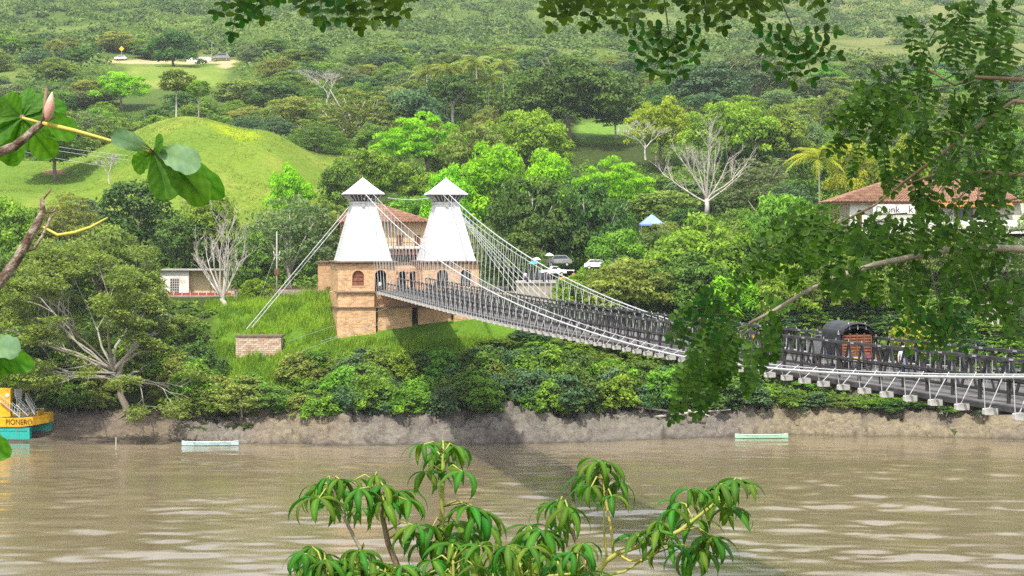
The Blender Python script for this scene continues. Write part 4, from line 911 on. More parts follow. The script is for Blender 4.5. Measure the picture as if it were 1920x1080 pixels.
# ---- wood fill
PASTTOP = lambda px: np.interp(px, [-300, 0, 160, 300, 420, 520, 640, 700], [360, 355, 352, 335, 330, 330, 318, 300])
fill = []
g = np.random.default_rng(33)
tries = 0
while len(fill) < 330 and tries < 30000:
    tries += 1
    px = g.uniform(-120, 2040); Y = 285 + (760 - 285) * g.uniform() ** 1.15; X = (px - 960) / F * Y; k = F / Y
    if px < 690 and 350 < Y < 456: continue
    if Y < 314 and 280 < px < 1180: continue
    if Y < 330 and 1520 < px < 1960: continue
    if 1060 < px < 1235 and 400 < Y < 520: continue
    if 195 < px < 445 and 560 < Y < 735: continue
    w = g.uniform(9, 16) * (1.0 if Y < 500 else 1.25); h = g.uniform(7, 11) * (0.85 if Y > 600 else 1)
    if any((X - a) ** 2 + (Y - b) ** 2 < ((w + c) * 0.33) ** 2 for a, b, c in fill): continue
    if any((X - a) ** 2 + ((Y - b) * .8) ** 2 < (r * 0.85 + w * .25) ** 2 for a, b, r, *_ in SAL): continue
    z = gz(X, Y); top = HZ - (z + h) * k
    if px < 690 and Y <= 350 and top < PASTTOP(px): continue
    # keep clear of what stands behind and shows in the photograph
    if Y < 330 and any(abs(px - sx) < sw * .4 and top < st + sh * .35 for a, b, r, sx, st, sw, sh in SAL if b > Y + 15): continue
    if Y > 330 and any(abs(px - sx) < sw * .4 and top < st + sh * .45 and top + h * k > st for a, b, r, sx, st, sw, sh in SAL if b > Y + 8): continue
    fill.append((X, Y, w)); 
    kind = str(g.choice(['round', 'dome', 'lumpy', 'feather', 'flat', 'round', 'lumpy']))
    if Y > 560: colour = str(g.choice(['mid', 'blue', 'olive', 'grey', 'green', 'dark', 'mid']))
    else: colour = str(g.choice(['mid', 'green', 'olive', 'dark', 'mid', 'green', 'grey', 'blue']))
    cw = {'mid': 'mid green', 'green': 'fresh green', 'olive': 'olive', 'dark': 'dark green', 'blue': 'bluish green', 'grey': 'grey-green'}[colour]
    kw = {'round': 'round', 'dome': 'domed', 'lumpy': 'lumpy', 'feather': 'feathery', 'flat': 'layered'}[kind]
    wh = ('in the wood behind the grassy mound' if px < 690 and Y > 440 else 'below the pasture on the left slope' if px < 690 else 'on the slope behind the towers' if px < 1080 and Y < 440 else 'in the hillside wood above the towers' if px < 1080 else 'on the slope behind the bridge at right' if Y < 440 else 'on the upper hillside at right')
    tree('tree', cw + ' ' + kw + ' tree ' + wh, 'tree', X, Y, z + h, w, h * 0.95, kind, colour, 'trees ' + wh)

for lab, lst in PEND.items():
    if len(lst) > 1:
        for n_, (x_, t_) in enumerate(sorted(lst, key=lambda q: q[0])):
            k_ = n_ + 1; t_['label'] = '%s, %s from the left' % (lab, ['first', 'second', 'third', 'fourth', 'fifth', 'sixth', 'seventh', 'eighth', 'ninth', 'tenth'][n_] if n_ < 10 else '%d%s' % (k_, {1: 'st', 2: 'nd', 3: 'rd'}.get(k_ % 10 if k_ > 20 else 0, 'th')))
# ---- low undergrowth closing the wood floor: one mass
def undergrowth():
    g = np.random.default_rng(171); n = 9000; px = g.uniform(-150, 2070, n); Y = 264 + 440 * g.uniform(size=n) ** 1.35; X = (px - 960) / F * Y
    k = ~((px < 700) & (Y > 344) & (Y < 457)) & ~((px > 1060) & (px < 1235) & (Y > 440) & (Y < 522)) & ~((px > 195) & (px < 445) & (Y > 585)) & ~((Y < 316) & (Y - shore(px) > np.where(px < 560, 11, 14.5)) & (px + 110 * fbm(Y / 4, X / 6, 191, 3) > 385) & (px < 1190)) & ~((Y < 316) & (Y > 288) & (px > 270) & (px < 400)) & ~((Y < 316) & (Y > 292) & (px > 1540)) & (Y - shore(px) > 7.5) & ~((px > 180) & (px < 310) & (Y < 266))
    
    X, Y = X[k], Y[k]; n = len(X); Z = ground(X, Y); wd = g.uniform(2.5, 6.5, n); wd = np.where((px[k] < 400) & (Y < 290), wd * .7, wd); per = 78
    d = rand_dirs(n * per, g).reshape(n, per, 3); d[:, :, 2] = np.abs(d[:, :, 2]) * .9
    pos = (np.stack([X, Y, Z], 1)[:, None, :] + d * (wd[:, None, None] * .5) * g.uniform(.6, 1.05, (n, per, 1))).reshape(-1, 3)
    nn = d.reshape(-1, 3) * .6 + np.array([0, 0, .5]) + g.normal(0, .4, (n * per, 3)); nn /= np.linalg.norm(nn, axis=1, keepdims=True)
    tint = np.clip(.4 + np.repeat(g.normal(0, .25, n), per) + g.normal(0, .15, n * per), 0, 1)
    V, Fq = leaf_quads(pos, nn, 0.34, g, .6); tag(obj('undergrowth', mesh_np('undergrowth', V, Fq, LM['mid'], np.repeat(tint, 4))), 'low tangled undergrowth between the trees of the wood', 'undergrowth', kind='stuff')
undergrowth()

# ---- far hillside bushes: one mass
def far_bushes():
    g = np.random.default_rng(71); nc = 1500; cpx = g.uniform(-250, 2170, nc); cY = 610 + 1100 * g.uniform(size=nc) ** 0.9; n = 13500; ci = g.integers(0, nc, n); ca = g.uniform(0, 6.28, n); cr = np.abs(g.normal(0, 1, n)) * g.uniform(6, 20, nc)[ci]
    X = (cpx[ci] - 960) / F * cY[ci] + np.cos(ca) * cr; Y = cY[ci] + np.sin(ca) * cr * 1.5; Y = np.maximum(Y, 600); px = 960 + F * X / Y
    dens = fbm(X / 60, Y / 60, 81, 4) + 0.16 - 0.11 * sstep(1250, 1550, px); keep = dens > -0.03
    keep &= ~((px > 190) & (px < 450) & (Y < 742)); keep &= ~((px > 285) & (px < 360) & (Y > 780) & (Y < 815))
    X, Y = X[keep], Y[keep]; Z = ground(X, Y); n = len(X); per = 38
    wd = (3.0 + 13.0 * g.uniform(size=n) ** 2.2) * (0.9 + Y / 2600); c = np.stack([X, Y, Z], 1)
    d = rand_dirs(n * per, g).reshape(n, per, 3); d[:, :, 2] = np.abs(d[:, :, 2]) * .8
    pos = c[:, None, :] + d * (wd[:, None, None] * .5) * g.uniform(.6, 1.05, (n, per, 1)); pos = pos.reshape(-1, 3)
    nn = d.reshape(-1, 3) + np.array([0, 0, .5]) + g.normal(0, .35, (n * per, 3)); nn /= np.linalg.norm(nn, axis=1, keepdims=True)
    tint = np.clip(.42 + np.repeat(g.normal(0, .3, n) + 1.5 * fbm(X / 70, Y / 70, 85, 3), per) + g.normal(0, .12, n * per), 0, 1)
    V, Fq = leaf_quads(pos, nn, 0.8, g, .7); o = obj('hillside_bushes', mesh_np('hillside_bushes', V, Fq, LM['far'], np.repeat(tint, 4)))
    tag(o, 'scattered bushes and scrub covering the far hillside', 'bushes', kind='stuff')
far_bushes()

# ---- tall grass round the anchor wall and the abutment, short tufts on the mound
def grass(name, label, pts, hmin, hmax, wd, mat, seed):
    g = np.random.default_rng(seed); n = len(pts); a = g.uniform(0, 2 * math.pi, n); cl = np.clip(.75 + 2.2 * fbm(pts[:, 0] / 2.2, pts[:, 1] / 2.2, seed + 5, 3), .25, 1.6); h = g.uniform(hmin, hmax, n) * cl; ln = g.uniform(.1, .55, n) * h
    u = np.stack([np.cos(a), np.sin(a), 0 * a], 1); b = np.stack([-np.sin(a), np.cos(a), 0 * a], 1); w = (wd * g.uniform(.6, 1.3, n))[:, None]
    p0 = pts - u * w; p1 = pts + u * w; m = pts + b * (ln * .35)[:, None] + np.array([0, 0, 1]) * (h * .6)[:, None]; t = pts + b * ln[:, None] + np.array([0, 0, 1]) * h[:, None]
    V = np.stack([p0, p1, m + u * w * .7, m - u * w * .7, t], 1).reshape(-1, 3); i = np.arange(n)[:, None] * 5
    Fq = np.concatenate([i + np.array([0, 1, 2]), i + np.array([0, 2, 3]), i + np.array([3, 2, 4])])
    tt = np.clip(g.normal(.5, .2, n) + 1.6 * fbm(pts[:, 0] / 3.5, pts[:, 1] / 3.5, seed + 9, 3), 0, 1); o = obj(name, mesh_np(name, V, Fq, mat, np.repeat(tt, 5))); tag(o, label, 'grass', kind='stuff')
LM['grass'] = leafmat('tall_grass_blades', (0.11, 0.23, 0.012), (0.33, 0.48, 0.03), 0.35, 0.0)
LM['past'] = leafmat('pasture_grass', (0.13, 0.20, 0.03), (0.25, 0.31, 0.06), 0.3, 0.0)
g = np.random.default_rng(91)
n = 90000; px = g.uniform(350, 1060, n); Y = g.uniform(262, 291, n); X = (px - 960) / F * Y; e = Y - shore(px)
pxw = px + 110 * fbm(Y / 4, X / 6, 191, 3); kp = (e > 10.5) & (pxw > 392) & ((px < 632) | (e < 26)) & (fbm(X / 3, Y / 3, 93, 3) > -0.16) & (g.uniform(size=n) < np.interp(px, [350, 430, 900, 1060], [.5, 1, 1, .25]))
X, Y = X[kp], Y[kp]
grass('tall_grass', 'tall bright green grass on the slope around the anchor wall and abutment', np.stack([X, Y, ground(X, Y) - .1], 1), .6, 1.7, 0.05, LM['grass'], 95)
n = 70000; px = g.uniform(-60, 690, n); Y = g.uniform(356, 450, n); X = (px - 960) / F * Y
kp = fbm(X / 6, Y / 6, 97, 4) > -0.02; X, Y = X[kp], Y[kp]
grass('pasture_tufts', 'short grass tufts on the rounded green mound', np.stack([X, Y, ground(X, Y) - .04], 1), .12, .42, 0.07, LM['past'], 99)

# ------------------------------------------------------------------ text helper
def text_mesh(s, size, mat, name='lettering', ext=0.004):
    cu = bpy.data.curves.new('t', 'FONT'); cu.body = s; cu.size = size; cu.extrude = ext; cu.align_x = 'LEFT'
    o = bpy.data.objects.new('t', cu); C.objects.link(o); dg = bpy.context.evaluated_depsgraph_get(); me = bpy.data.meshes.new_from_object(o.evaluated_get(dg))
    bpy.data.objects.remove(o); bpy.data.curves.remove(cu); me.materials.clear(); me.materials.append(mat); me.name = name
    return me
def tiled_roof(mb, A, B_, C_, D, pitch=0.55, r=0.23, lift=0.06):
    """half-round tile rows running down the slope from edge A-B (ridge) to D-C (eave)"""
    A, B_, C_, D = map(Vector, (A, B_, C_, D)); n = max(2, int((C_ - D).length / pitch))
    nrm = (C_ - D).cross(A - D).normalized()
    if nrm.z < 0: nrm = -nrm
    mb.add([A, B_, C_, D], [(0, 1, 2, 3)])
    for i in range(n):
        t = (i + .5) / n; top = A.lerp(B_, t); bot = D.lerp(C_, t); x = (C_ - D).normalized(); m = 8
        for j in range(m):
            a = bot.lerp(top, j / m); b = bot.lerp(top, (j + 1.08) / m if j < m - 1 else 1.0); ring = []
            for p, s in ((a, 1.0), (b, 0.78)):
                ring.append([p + (x * math.cos(q) * s + nrm * math.sin(q) * s) * r + nrm * (0.03 * s - 0.02) for q in np.linspace(0, math.pi, 5)])
            mb.loft(ring, close=False, caps=False); mb.add(ring[0], [tuple(range(5))])
    return mb

# ------------------------------------------------------------------ the bar with the tiled roof
def bar_house():
    Y0 = 300.0; k = F / Y0; x0 = P(1590, 400, Y0).x; x1 = P(1850, 400, Y0).x; zf = P(0, 416, Y0).z; ze = P(0, 379, Y0).z; zr = P(0, 338, Y0 + 5).z
    t = empty('tiled_bar', ((x0 + x1) / 2, Y0, zf)); tag(t, 'white bar with a clay tile roof and lettered sign behind the leaves', 'building')
    inv = Matrix.Translation(-t.location)
    def b(mb, name, mat, par=None, smooth=False):
        o = mb.build(name, mat, par or t, smooth)
        if par is None: o.matrix_parent_inverse = inv
        else: o.matrix_parent_inverse = Matrix.Identity(4)
        return o
    xs = x0 + 1.6
    b(MB().box((x0 + 0.3, Y0, zf - 2), (x1 + 8, Y0 + 9, ze - 0.2)), 'wall', M['white_wall'])
    ex0 = P(1557, 379, Y0 - 1.2).x; ex1 = P(1850, 379, Y0 - 1.2).x + 6; rx0 = P(1668, 0, Y0 + 4.5).x; rx1 = P(1770, 0, Y0 + 4.5).x + 8; yf = Y0 - 1.3; yr = Y0 + 4.5; yb = Y0 + 10.3
    rf = MB(); tiled_roof(rf, (rx0, yr, zr), (rx1, yr, zr), (ex1, yf, ze), (ex0, yf, ze)); tiled_roof(rf, (rx0, yr, zr), (rx0 + .01, yr, zr), (ex0, yf, ze), (ex0, yb, ze), 0.55)
    rf.add([(rx0, yr, zr), (rx1, yr, zr), (ex1, yb, ze), (ex0, yb, ze)], [(3, 2, 1, 0)]); rf.add([(rx1, yr, zr), (ex1, yf, ze), (ex1, yb, ze)], [(0, 1, 2)])
    b(rf, 'roof', M['roof_tile']); b(MB().box((ex0 + .1, yf + .1, ze - .25), (ex1 - .1, yf + .22, ze - .05)), 'eave_board', M['brown_wood'])
    for px in (1562, 1570, 1581, 1588): 
        x = P(px, 0, yf + .3).x; b(MB().box((x - .07, yf + .25, zf - 2), (x + .07, yf + .39, ze - .2)), 'porch_post', M['brown_wood'])
    xd = P(1612, 0, Y0).x; b(MB().box((xd - .38, Y0 - .05, zf - 1.2), (xd + .38, Y0 - .003, zf + 1.6)), 'door', M['brown_wood'])
    aw = MB(); ax0 = P(1716, 0, Y0 - 2.4).x; tiled_roof(aw, (ax0 + .2, Y0 - .4, P(0, 376, Y0).z), (x1 + 4, Y0 - .4, P(0, 376, Y0).z), (x1 + 4, Y0 - 2.4, P(0, 388, Y0 - 2.4).z), (ax0, Y0 - 2.4, P(0, 388, Y0 - 2.4).z), .45, .17); b(aw, 'awning', M['roof_orange'])
    for px, w in ((1752, .55), (1762, .5), (1800, 1.0), (1815, .9)):
        x = P(px, 0, Y0).x; w_ = b(MB().box((x - w, Y0 - .06, zf - .4), (x + w, Y0 - .003, ze - 1.2)), 'window', M['glass']); 
    for px in (1745, 1756, 1793, 1822): x = P(px, 0, Y0).x; b(MB().box((x - .09, Y0 - .16, zf - .6), (x + .09, Y0 - .065, ze - 1.0)), 'window_post', M['red_wood'])
    bx0 = P(1676, 0, Y0 - 3).x; b(MB().box((bx0, Y0 - 3.0, zf - 2.0), (x1 + 8, Y0 - 2.75, P(0, 413, Y0 - 3).z)), 'parapet', M['white_wall'])
    for px, yy, cc in ((1749, 391, 'lime'), (1787, 389, 'yell'), (1814, 391, 'green')):
        q = P(px, yy + 4, Y0 - 1.6); f = obj('hanging_basket', crown_mesh('shrub', int(px), cc), t); f.matrix_parent_inverse = inv; f.location = q; f.scale = (.9, .9, .7)
    sg = MB().box((P(1637, 0, Y0 - 1.6).x, Y0 - 1.62, P(0, 401, Y0 - 1.6).z), (P(1716, 0, Y0 - 1.6).x, Y0 - 1.55, P(0, 383, Y0 - 1.6).z)); s_ = b(sg, 'sign_board', M['white_paint'])
    for txt, px, py, sz in (('Drunk', 1642, 398.5, 1.55), ('k', 1703, 398.5, 1.7)):
        o = obj('lettering', text_mesh(txt, sz, M['ink']), s_); o.rotation_euler = (math.pi / 2, 0, 0); q = P(px, py, Y0 - 1.63); o.location = q
    for txt, px in (('DE', 1779),):
        o = obj('lettering', text_mesh(txt, 1.5, M['ink']), t); o.rotation_euler = (math.pi / 2, 0, 0); o.matrix_parent_inverse = inv; o.location = P(px, 425, Y0 - 3.02)
bar_house()

# ------------------------------------------------------------------ house behind the towers, annex, cottage
def gate_house():
    Y0 = 300.0; x0, x1 = P(640, 0, Y0).x, P(797, 0, Y0).x; zf = -9.6; z1 = P(0, 466, Y0).z; ze = P(0, 417, Y0).z; zr = P(0, 381, Y0 + 5).z
    t = empty('balcony_house', ((x0 + x1) / 2, Y0, zf)); tag(t, 'cream house with a clay tile roof and balcony between the two white towers', 'house'); inv = Matrix.Translation(-t.location)
    def b(mb, name, mat):
        o = mb.build(name, mat, t); o.matrix_parent_inverse = inv; return o
    b(MB().box((x0, Y0, zf - 1), (x1, Y0 + 9, ze)), 'wall', M['cream_wall'])
    ex0, ex1 = x0 - 1, x1 + 1.4; yf, yb = Y0 - 1.6, Y0 + 10; rx0, rx1 = x0 + 2.5, P(702, 0, Y0 + 4).x; yr = Y0 + 4.2
    rf = MB(); tiled_roof(rf, (rx0, yr, zr), (rx1, yr, zr), (ex1, yf, ze), (ex0, yf, ze)); tiled_roof(rf, (rx1, yr, zr), (rx1 - .01, yr, zr), (ex1, yb, ze), (ex1, yf, ze), .55)
    rf.add([(rx0, yr, zr), (ex0, yf, ze), (ex0, yb, ze)], [(0, 2, 1)]); rf.add([(rx0, yr, zr), (rx1, yr, zr), (ex1, yb, ze), (ex0, yb, ze)], [(3, 2, 1, 0)]); b(rf, 'roof', M['roof_tile'])
    b(MB().box((x0, Y0 - 1.5, z1 - .2), (x1 + .6, Y0, z1)), 'balcony_floor', M['brown_wood'])
    b(MB().box((x0, Y0 - 1.5, z1 + .003), (x1 + .6, Y0 - 1.42, z1 + .42)), 'balcony_panel', M['white_wall'])
    b(MB().box((x0, Y0 - 1.52, z1 + .98), (x1 + .6, Y0 - 1.42, z1 + 1.06)), 'balcony_rail', M['brown_wood'])
    for x in np.arange(x0, x1 + .5, .9): b(MB().box((x - .05, Y0 - 1.5, z1 - 2.6), (x + .05, Y0 - 1.42, ze)), 'balcony_post', M['red_wood'])
    for x in np.arange(x0 + 1, x1, 3.0): b(MB().box((x - .5, Y0 - .05, z1 + .004), (x + .5, Y0 - .004, z1 + 2.3)), 'door', M['brown_wood'])
    b(MB().box((x0, Y0 - .04, zf), (x1, Y0 - .006, z1 - 1.0)), 'shop_front', M['void_shade'])
    b(MB().box((x0, Y0 - 1.6, z1 - 1.0), (x1 + .6, Y0 - .01, z1 - .85)), 'lean_to_roof', M['red_wood'])
gate_house()
def annex():
    Y0 = 288.0; x0, x1 = P(596, 0, Y0).x, P(640, 0, Y0).x; zt = P(0, 492, Y0).z
    t = empty('brick_annex', ((x0 + x1) / 2, Y0, -11)); tag(t, 'weathered brick annex with an arched window left of the left tower', 'building'); inv = Matrix.Translation(-t.location)
    def b(mb, name, mat):
        o = mb.build(name, mat, t); o.matrix_parent_inverse = inv; return o
    xa = P(628, 0, Y0).x; w = arched_wall(x0, x1, -13, zt, [(xa, .9, P(0, 537, Y0).z, P(0, 510, Y0).z)], Y0); w.box((x0, Y0 + .5, -13), (x1, Y0 + 7, zt - .01)); b(w, 'wall', M['brick_dark'])
    b(MB().box((x0 - .4, Y0 - .4, zt), (x1 + .2, Y0 + 7.2, zt + .16)), 'roof', M['cornice']); b(MB().box((xa - .6, Y0 + .35, -9), (xa + .6, Y0 + .45, zt - .5)), 'window', M['void_shade'])
    b(MB().box((P(612, 0, Y0 - .3).x, Y0 - .3, -11.5), (x1, Y0 - .12, P(0, 538, Y0).z)), 'parapet', M['brown_wood'])
annex()
def cottage():
    Y0 = 307.0; x0, x1 = P(300, 0, Y0).x, P(436, 0, Y0).x; zt = P(0, 507, Y0).z; zf = P(0, 548, Y0).z; xm = P(354, 0, Y0).x
    t = empty('white_cottage', ((x0 + x1) / 2, Y0, zf)); tag(t, 'small white cottage with a breeze-block vent behind the silvery bare tree', 'house'); inv = Matrix.Translation(-t.location)
    def b(mb, name, mat):
        o = mb.build(name, mat, t); o.matrix_parent_inverse = inv; return o
    b(MB().box((x0, Y0, zf - .5), (xm, Y0 + 6, zt)), 'wall', M['white_wall']); b(MB().box((xm, Y0 + 1.6, zf - .5), (x1, Y0 + 6, zt)), 'porch_wall', M['cream_wall'])
    b(MB().box((x0 - .5, Y0 - .6, zt), (x1 + .5, Y0 + 6.5, zt + .18)), 'roof', M['concrete'])
    for q in (0.0, .5, 1.0): x = xm + .2 + q * (x1 - xm - .4); b(MB().box((x - .07, Y0 + .1, zf - .5), (x + .07, Y0 + .24, zt)), 'porch_post', M['brown_wood'])
    b(MB().box((P(319, 0, Y0).x, Y0 - .02, P(0, 551, Y0).z), (P(336, 0, Y0).x, Y0 - .004, P(0, 522, Y0).z)), 'breeze_block', M['concrete'])
    v = MB()
    for i in range(4):
        for j in range(6): x = P(321 + 4.2 * i, 0, Y0).x; z = P(0, 548 - 4.6 * j, Y0).z; v.box((x - .1, Y0 - .032, z - .13), (x + .12, Y0 - .022, z + .13))
    b(v, 'vent_openings', M['void_shade'])
    b(MB().box((x0 + 1.2, Y0 - 1.2, zf - .45), (x1, Y0 - 1.1, zf - .05)), 'railing_panel', M['red_paint'])
    for x in np.linspace(x0 + 1.2, x1, 9): b(MB().box((x - .05, Y0 - 1.25, zf - .5), (x + .05, Y0 - 1.06, zf + .25)), 'railing_post', M['white_paint'])
    b(MB().box((x0 + .8, Y0 - 1.5, zf - 3.2), (x1 + .6, Y0 - .2, zf - .5)), 'terrace_wall', M['stone'])
cottage()
w_ = empty('stone_wall', P(520, 560, 296)); tag(w_, 'dark retaining wall between the cottage and the brick annex', 'wall'); inv = Matrix.Translation(-w_.location)
o = MB().box((P(438, 0, 296).x, 296, -13), (P(598, 0, 296).x, 296.8, P(0, 541, 296).z)).build('wall', M['stone'], w_); o.matrix_parent_inverse = inv
o = MB().box((P(437, 0, 296).x, 295.9, P(0, 541, 296).z), (P(599, 0, 296).x, 296.9, P(0, 539.5, 296).z)).build('coping', M['brown_wood'], w_); o.matrix_parent_inverse = inv

# utility pole and wires
def pole():
    Y0 = 289; b = P(519, 572, Y0); H = (572 - 434) / F * Y0; t = empty('utility_pole', b); tag(t, 'white concrete utility pole with insulators beside the grassy slope', 'pole')
    MB().tube([(0, 0, -1), (0, 0, H)], [.17, .1], 8).build('pole', M['concrete'], t, True)
    MB().box((-.05, -.1, H - 3.95), (.05, .06, H - 3.8)).build('bracket', M['steel_white'], t)
    for s in (-1, 1):
        MB().tube([(0, -.1, H - 3.9), (s * .35, -.1, H - 3.9), (s * .5, -.1, H - 3.5)], .06, 6).build('insulator_arm', M['white_paint'], t); MB().tube([(s * .5, -.1, H - 3.6), (s * .5, -.1, H - 3.2)], [.1, .06], 8).build('insulator', M['white_paint'], t); MB().tube([(s * .3, -.1, H - 4.3), (s * .5, -.1, H - 4.7)], .05, 5).build('fuse_arm', M['white_paint'], t)
    MB().box((-.4, -.25, H - 7.1), (.45, .0, H - 6.2)).build('meter_box', M['brown_wood'], t)
    MB().tube([(0, 0, H - 3.2), (-3.4, -.2, -0.4)], .025, 4).build('guy_wire', M['steel_white'], t)
pole()
def wires():
    t = empty('power_lines', P(0, 275, 330)); tag(t, 'thin white power lines crossing the pasture at the left', 'wire'); inv = Matrix.Translation(-t.location)
    for (a, b) in (((-60, 258), (200, 312)), ((-60, 250), (240, 300)), ((-60, 243), (240, 292))):
        A = P(*a, 345); B_ = P(*b, 352); o = MB().tube([A.lerp(B_, q) - Vector((0, 0, .5 * math.sin(math.pi * q))) for q in np.linspace(0, 1, 9)], .035, 4).build('wire', M['steel_white'], t); o.matrix_parent_inverse = inv
wires()

# ------------------------------------------------------------------ vehicles
def car(label, X, Y, rz, paint, kind='suv', z=None, L=4.4, Wd=1.75, Hh=1.65):
    t = empty('parked_car', (X, Y, gz(X, Y) + .02 if z is None else z), rz); tag(t, label, 'car', 'vehicles parked near the bridge head')
    prof = [(-.5, .28), (-.5, .55), (-.47, .62), (-.30, .66), (-.18, .97), (-.05, 1.0), (.28, 1.0), (.44, .66), (.5, .6), (.5, .28)]
    if kind == 'pickup': prof = [(-.5, .28), (-.5, .58), (-.47, .64), (-.28, .66), (-.17, .97), (.04, 1.0), (.10, .62), (.5, .6), (.5, .28)]
    mb = MB(); rings = []
    for s in (-1, -.86, .86, 1):
        rings.append([(x * L, s * Wd / 2 * (1 if h < .68 else .84), h * Hh * (1 if abs(s) < .9 else .985)) for x, h in prof])
    mb.loft(rings); mb.build('body', M[paint], t)
    for s in (-1, 1):
        y = s * (Wd / 2 * .87)
        q = [(-.265, .68), (-.175, .93), (.26 if kind != 'pickup' else .03, .95), (.38 if kind != 'pickup' else .07, .69)]
        MB().add([(x * L, s * (Wd / 2 * (.965 if h < .8 else .86) + .012), h * Hh) for x, h in q], [(0, 1, 2, 3) if s < 0 else (3, 2, 1, 0)]).build('side_window', M['glass'], t)
        for x in (-.31, .31):
            w = MB().tube([(x * L, s * (Wd / 2 - .16), .33), (x * L, s * (Wd / 2 + .03), .33)], .33, 16).build('wheel', M['rubber'], t); MB().tube([(x * L, s * (Wd / 2 + .031), .33), (x * L, s * (Wd / 2 + .05), .33)], .19, 10).build('rim', M['steel_white'], w)
        MB().box((-.506 * L, s * .6 - .18, .48 * Hh), (-.496 * L, s * .6 + .18, .56 * Hh)).build('headlight', M['steel_white'], t); MB().box((.497 * L, s * .62 - .14, .46 * Hh), (.507 * L, s * .62 + .14, .56 * Hh)).build('tail_light', M['red_paint'], t)
    MB().add([(-.292 * L, -.7, .68 * Hh), (-.292 * L, .7, .68 * Hh), (-.19 * L, .62, .95 * Hh), (-.19 * L, -.62, .95 * Hh)], [(0, 3, 2, 1)]).build('windscreen', M['glass'], t)
    return t
def vat(px, py, Y): p = P(px, py, Y); return p
q = P(1008, 528, 287); car('black car parked on the left of the bridge-head group', q.x, q.y, 0.15, 'car_black', z=q.z - .2)
q = P(1036, 515, 292); car('white pickup parked behind the black car', q.x, q.y, math.pi + .2, 'car_white', 'pickup', z=q.z - .2)
q = P(1121, 503, 294); car('white van partly hidden by the tree right of the stalls', q.x, q.y, math.pi - .15, 'car_white', z=q.z - .2)
q = P(1047, 498, 300); car('grey van parked behind the white pickup', q.x, q.y, .1, 'car_grey', z=q.z - .1, Hh=1.9)
q = P(1150, 500, 297); car('grey car right of the white van under the trees', q.x, q.y, .1, 'car_grey', z=q.z - .2)
# terrace they stand on
tw = empty('terrace_wall', P(1040, 535, 284)); tag(tw, 'pale low terrace wall below the parked cars', 'wall'); inv = Matrix.Translation(-tw.location)
for nm, a, b_, m_ in (('wall', (968, 600, 540), (1180, 284, 285), 'stone'),):
    o = MB().box((P(968, 0, 284).x, 284.2, -16), (P(1190, 0, 284).x, 302, P(0, 531, 284).z)).build('wall', M['stone'], tw); o.matrix_parent_inverse = inv
    o = MB().box((P(967, 0, 284).x, 283.9, P(0, 531, 284).z), (P(1191, 0, 284).x, 302.1, P(0, 529.5, 284).z)).build('paving', M['concrete'], tw); o.matrix_parent_inverse = inv

def parasol(label, px, py, Y, mat, w, zg):
    p = P(px, py, Y); t = empty('parasol', (p.x, Y, zg)); tag(t, label, 'parasol', 'parasols near the bridge head'); H = p.z - zg
    MB().tube([(0, 0, 0), (0, 0, H)], .03, 6).build('pole', M['steel_white'], t)
    c = MB(); n = 8; ring = [[(math.cos(2 * math.pi * i / n) * r, math.sin(2 * math.pi * i / n) * r, H - d) for i in range(n)] for r, d in ((w, .5), (w * .98, .42), (w * .5, .15), (.03, 0))]; c.loft(ring); c.build('canopy', M[mat], t)
zt_ = P(0, 530, 289).z
parasol('bright cyan parasol above the black car', 1000, 489, 290, 'cyan_cloth', .75, zt_)
parasol('white parasol above the black car', 1006, 482, 296, 'cloth_white', .8, zt_)
parasol('cream parasol over the stalls', 1030, 474, 298, 'cloth_white', .8, zt_)
def tent():
    Y0 = 322; p = P(1222, 402, Y0); zg = gz(p.x, Y0); t = empty('canopy_tent', (p.x, Y0, zg)); tag(t, 'blue and white canopy tent under the large leafless tree', 'tent'); H = p.z - zg; e = P(0, 420, Y0).z - zg; w = 2.2
    MB().loft([[(-w, -w, e - .3), (w, -w, e - .3), (w, w, e - .3), (-w, w, e - .3)], [(-w, -w, e), (w, -w, e), (w, w, e), (-w, w, e)], [(-.1, -.1, H), (.1, -.1, H), (.1, .1, H), (-.1, .1, H)]]).build('roof', M['blue_cloth'], t)
    for a in (-1, 1):
        for b in (-1, 1): MB().tube([(a * w * .95, b * w * .95, 0), (a * w * .95, b * w * .95, e)], .05, 6).build('leg', M['steel_white'], t)
    MB().box((-1.8, 1.6, 0), (1.8, 1.7, 1.2)).build('counter', M['red_wood'], t)
    MB().box((.8, -w, e - 2.2), (w, -w + .02, e - .32)).build('side_curtain', M['white_paint'], t)
tent()
def stall():
    Y0 = 289.5; p = P(1062, 516, Y0); z0 = zt_; t = empty('market_stall', (p.x, Y0, z0)); tag(t, 'small yellow and white stall beside the white pickup', 'stall')
    MB().box((-1.1, -.5, 0), (1.1, .5, .9)).build('counter', M['yellow'], t); MB().box((-1.3, -.8, 1.95), (1.3, .8, 2.1)).build('roof', M['white_paint'], t)
    for a in (-1, 1):
        for b in (-1, 1): MB().tube([(a * 1.2, b * .7, 0), (a * 1.2, b * .7, 1.96)], .04, 6).build('post', M['steel_white'], t)
stall()

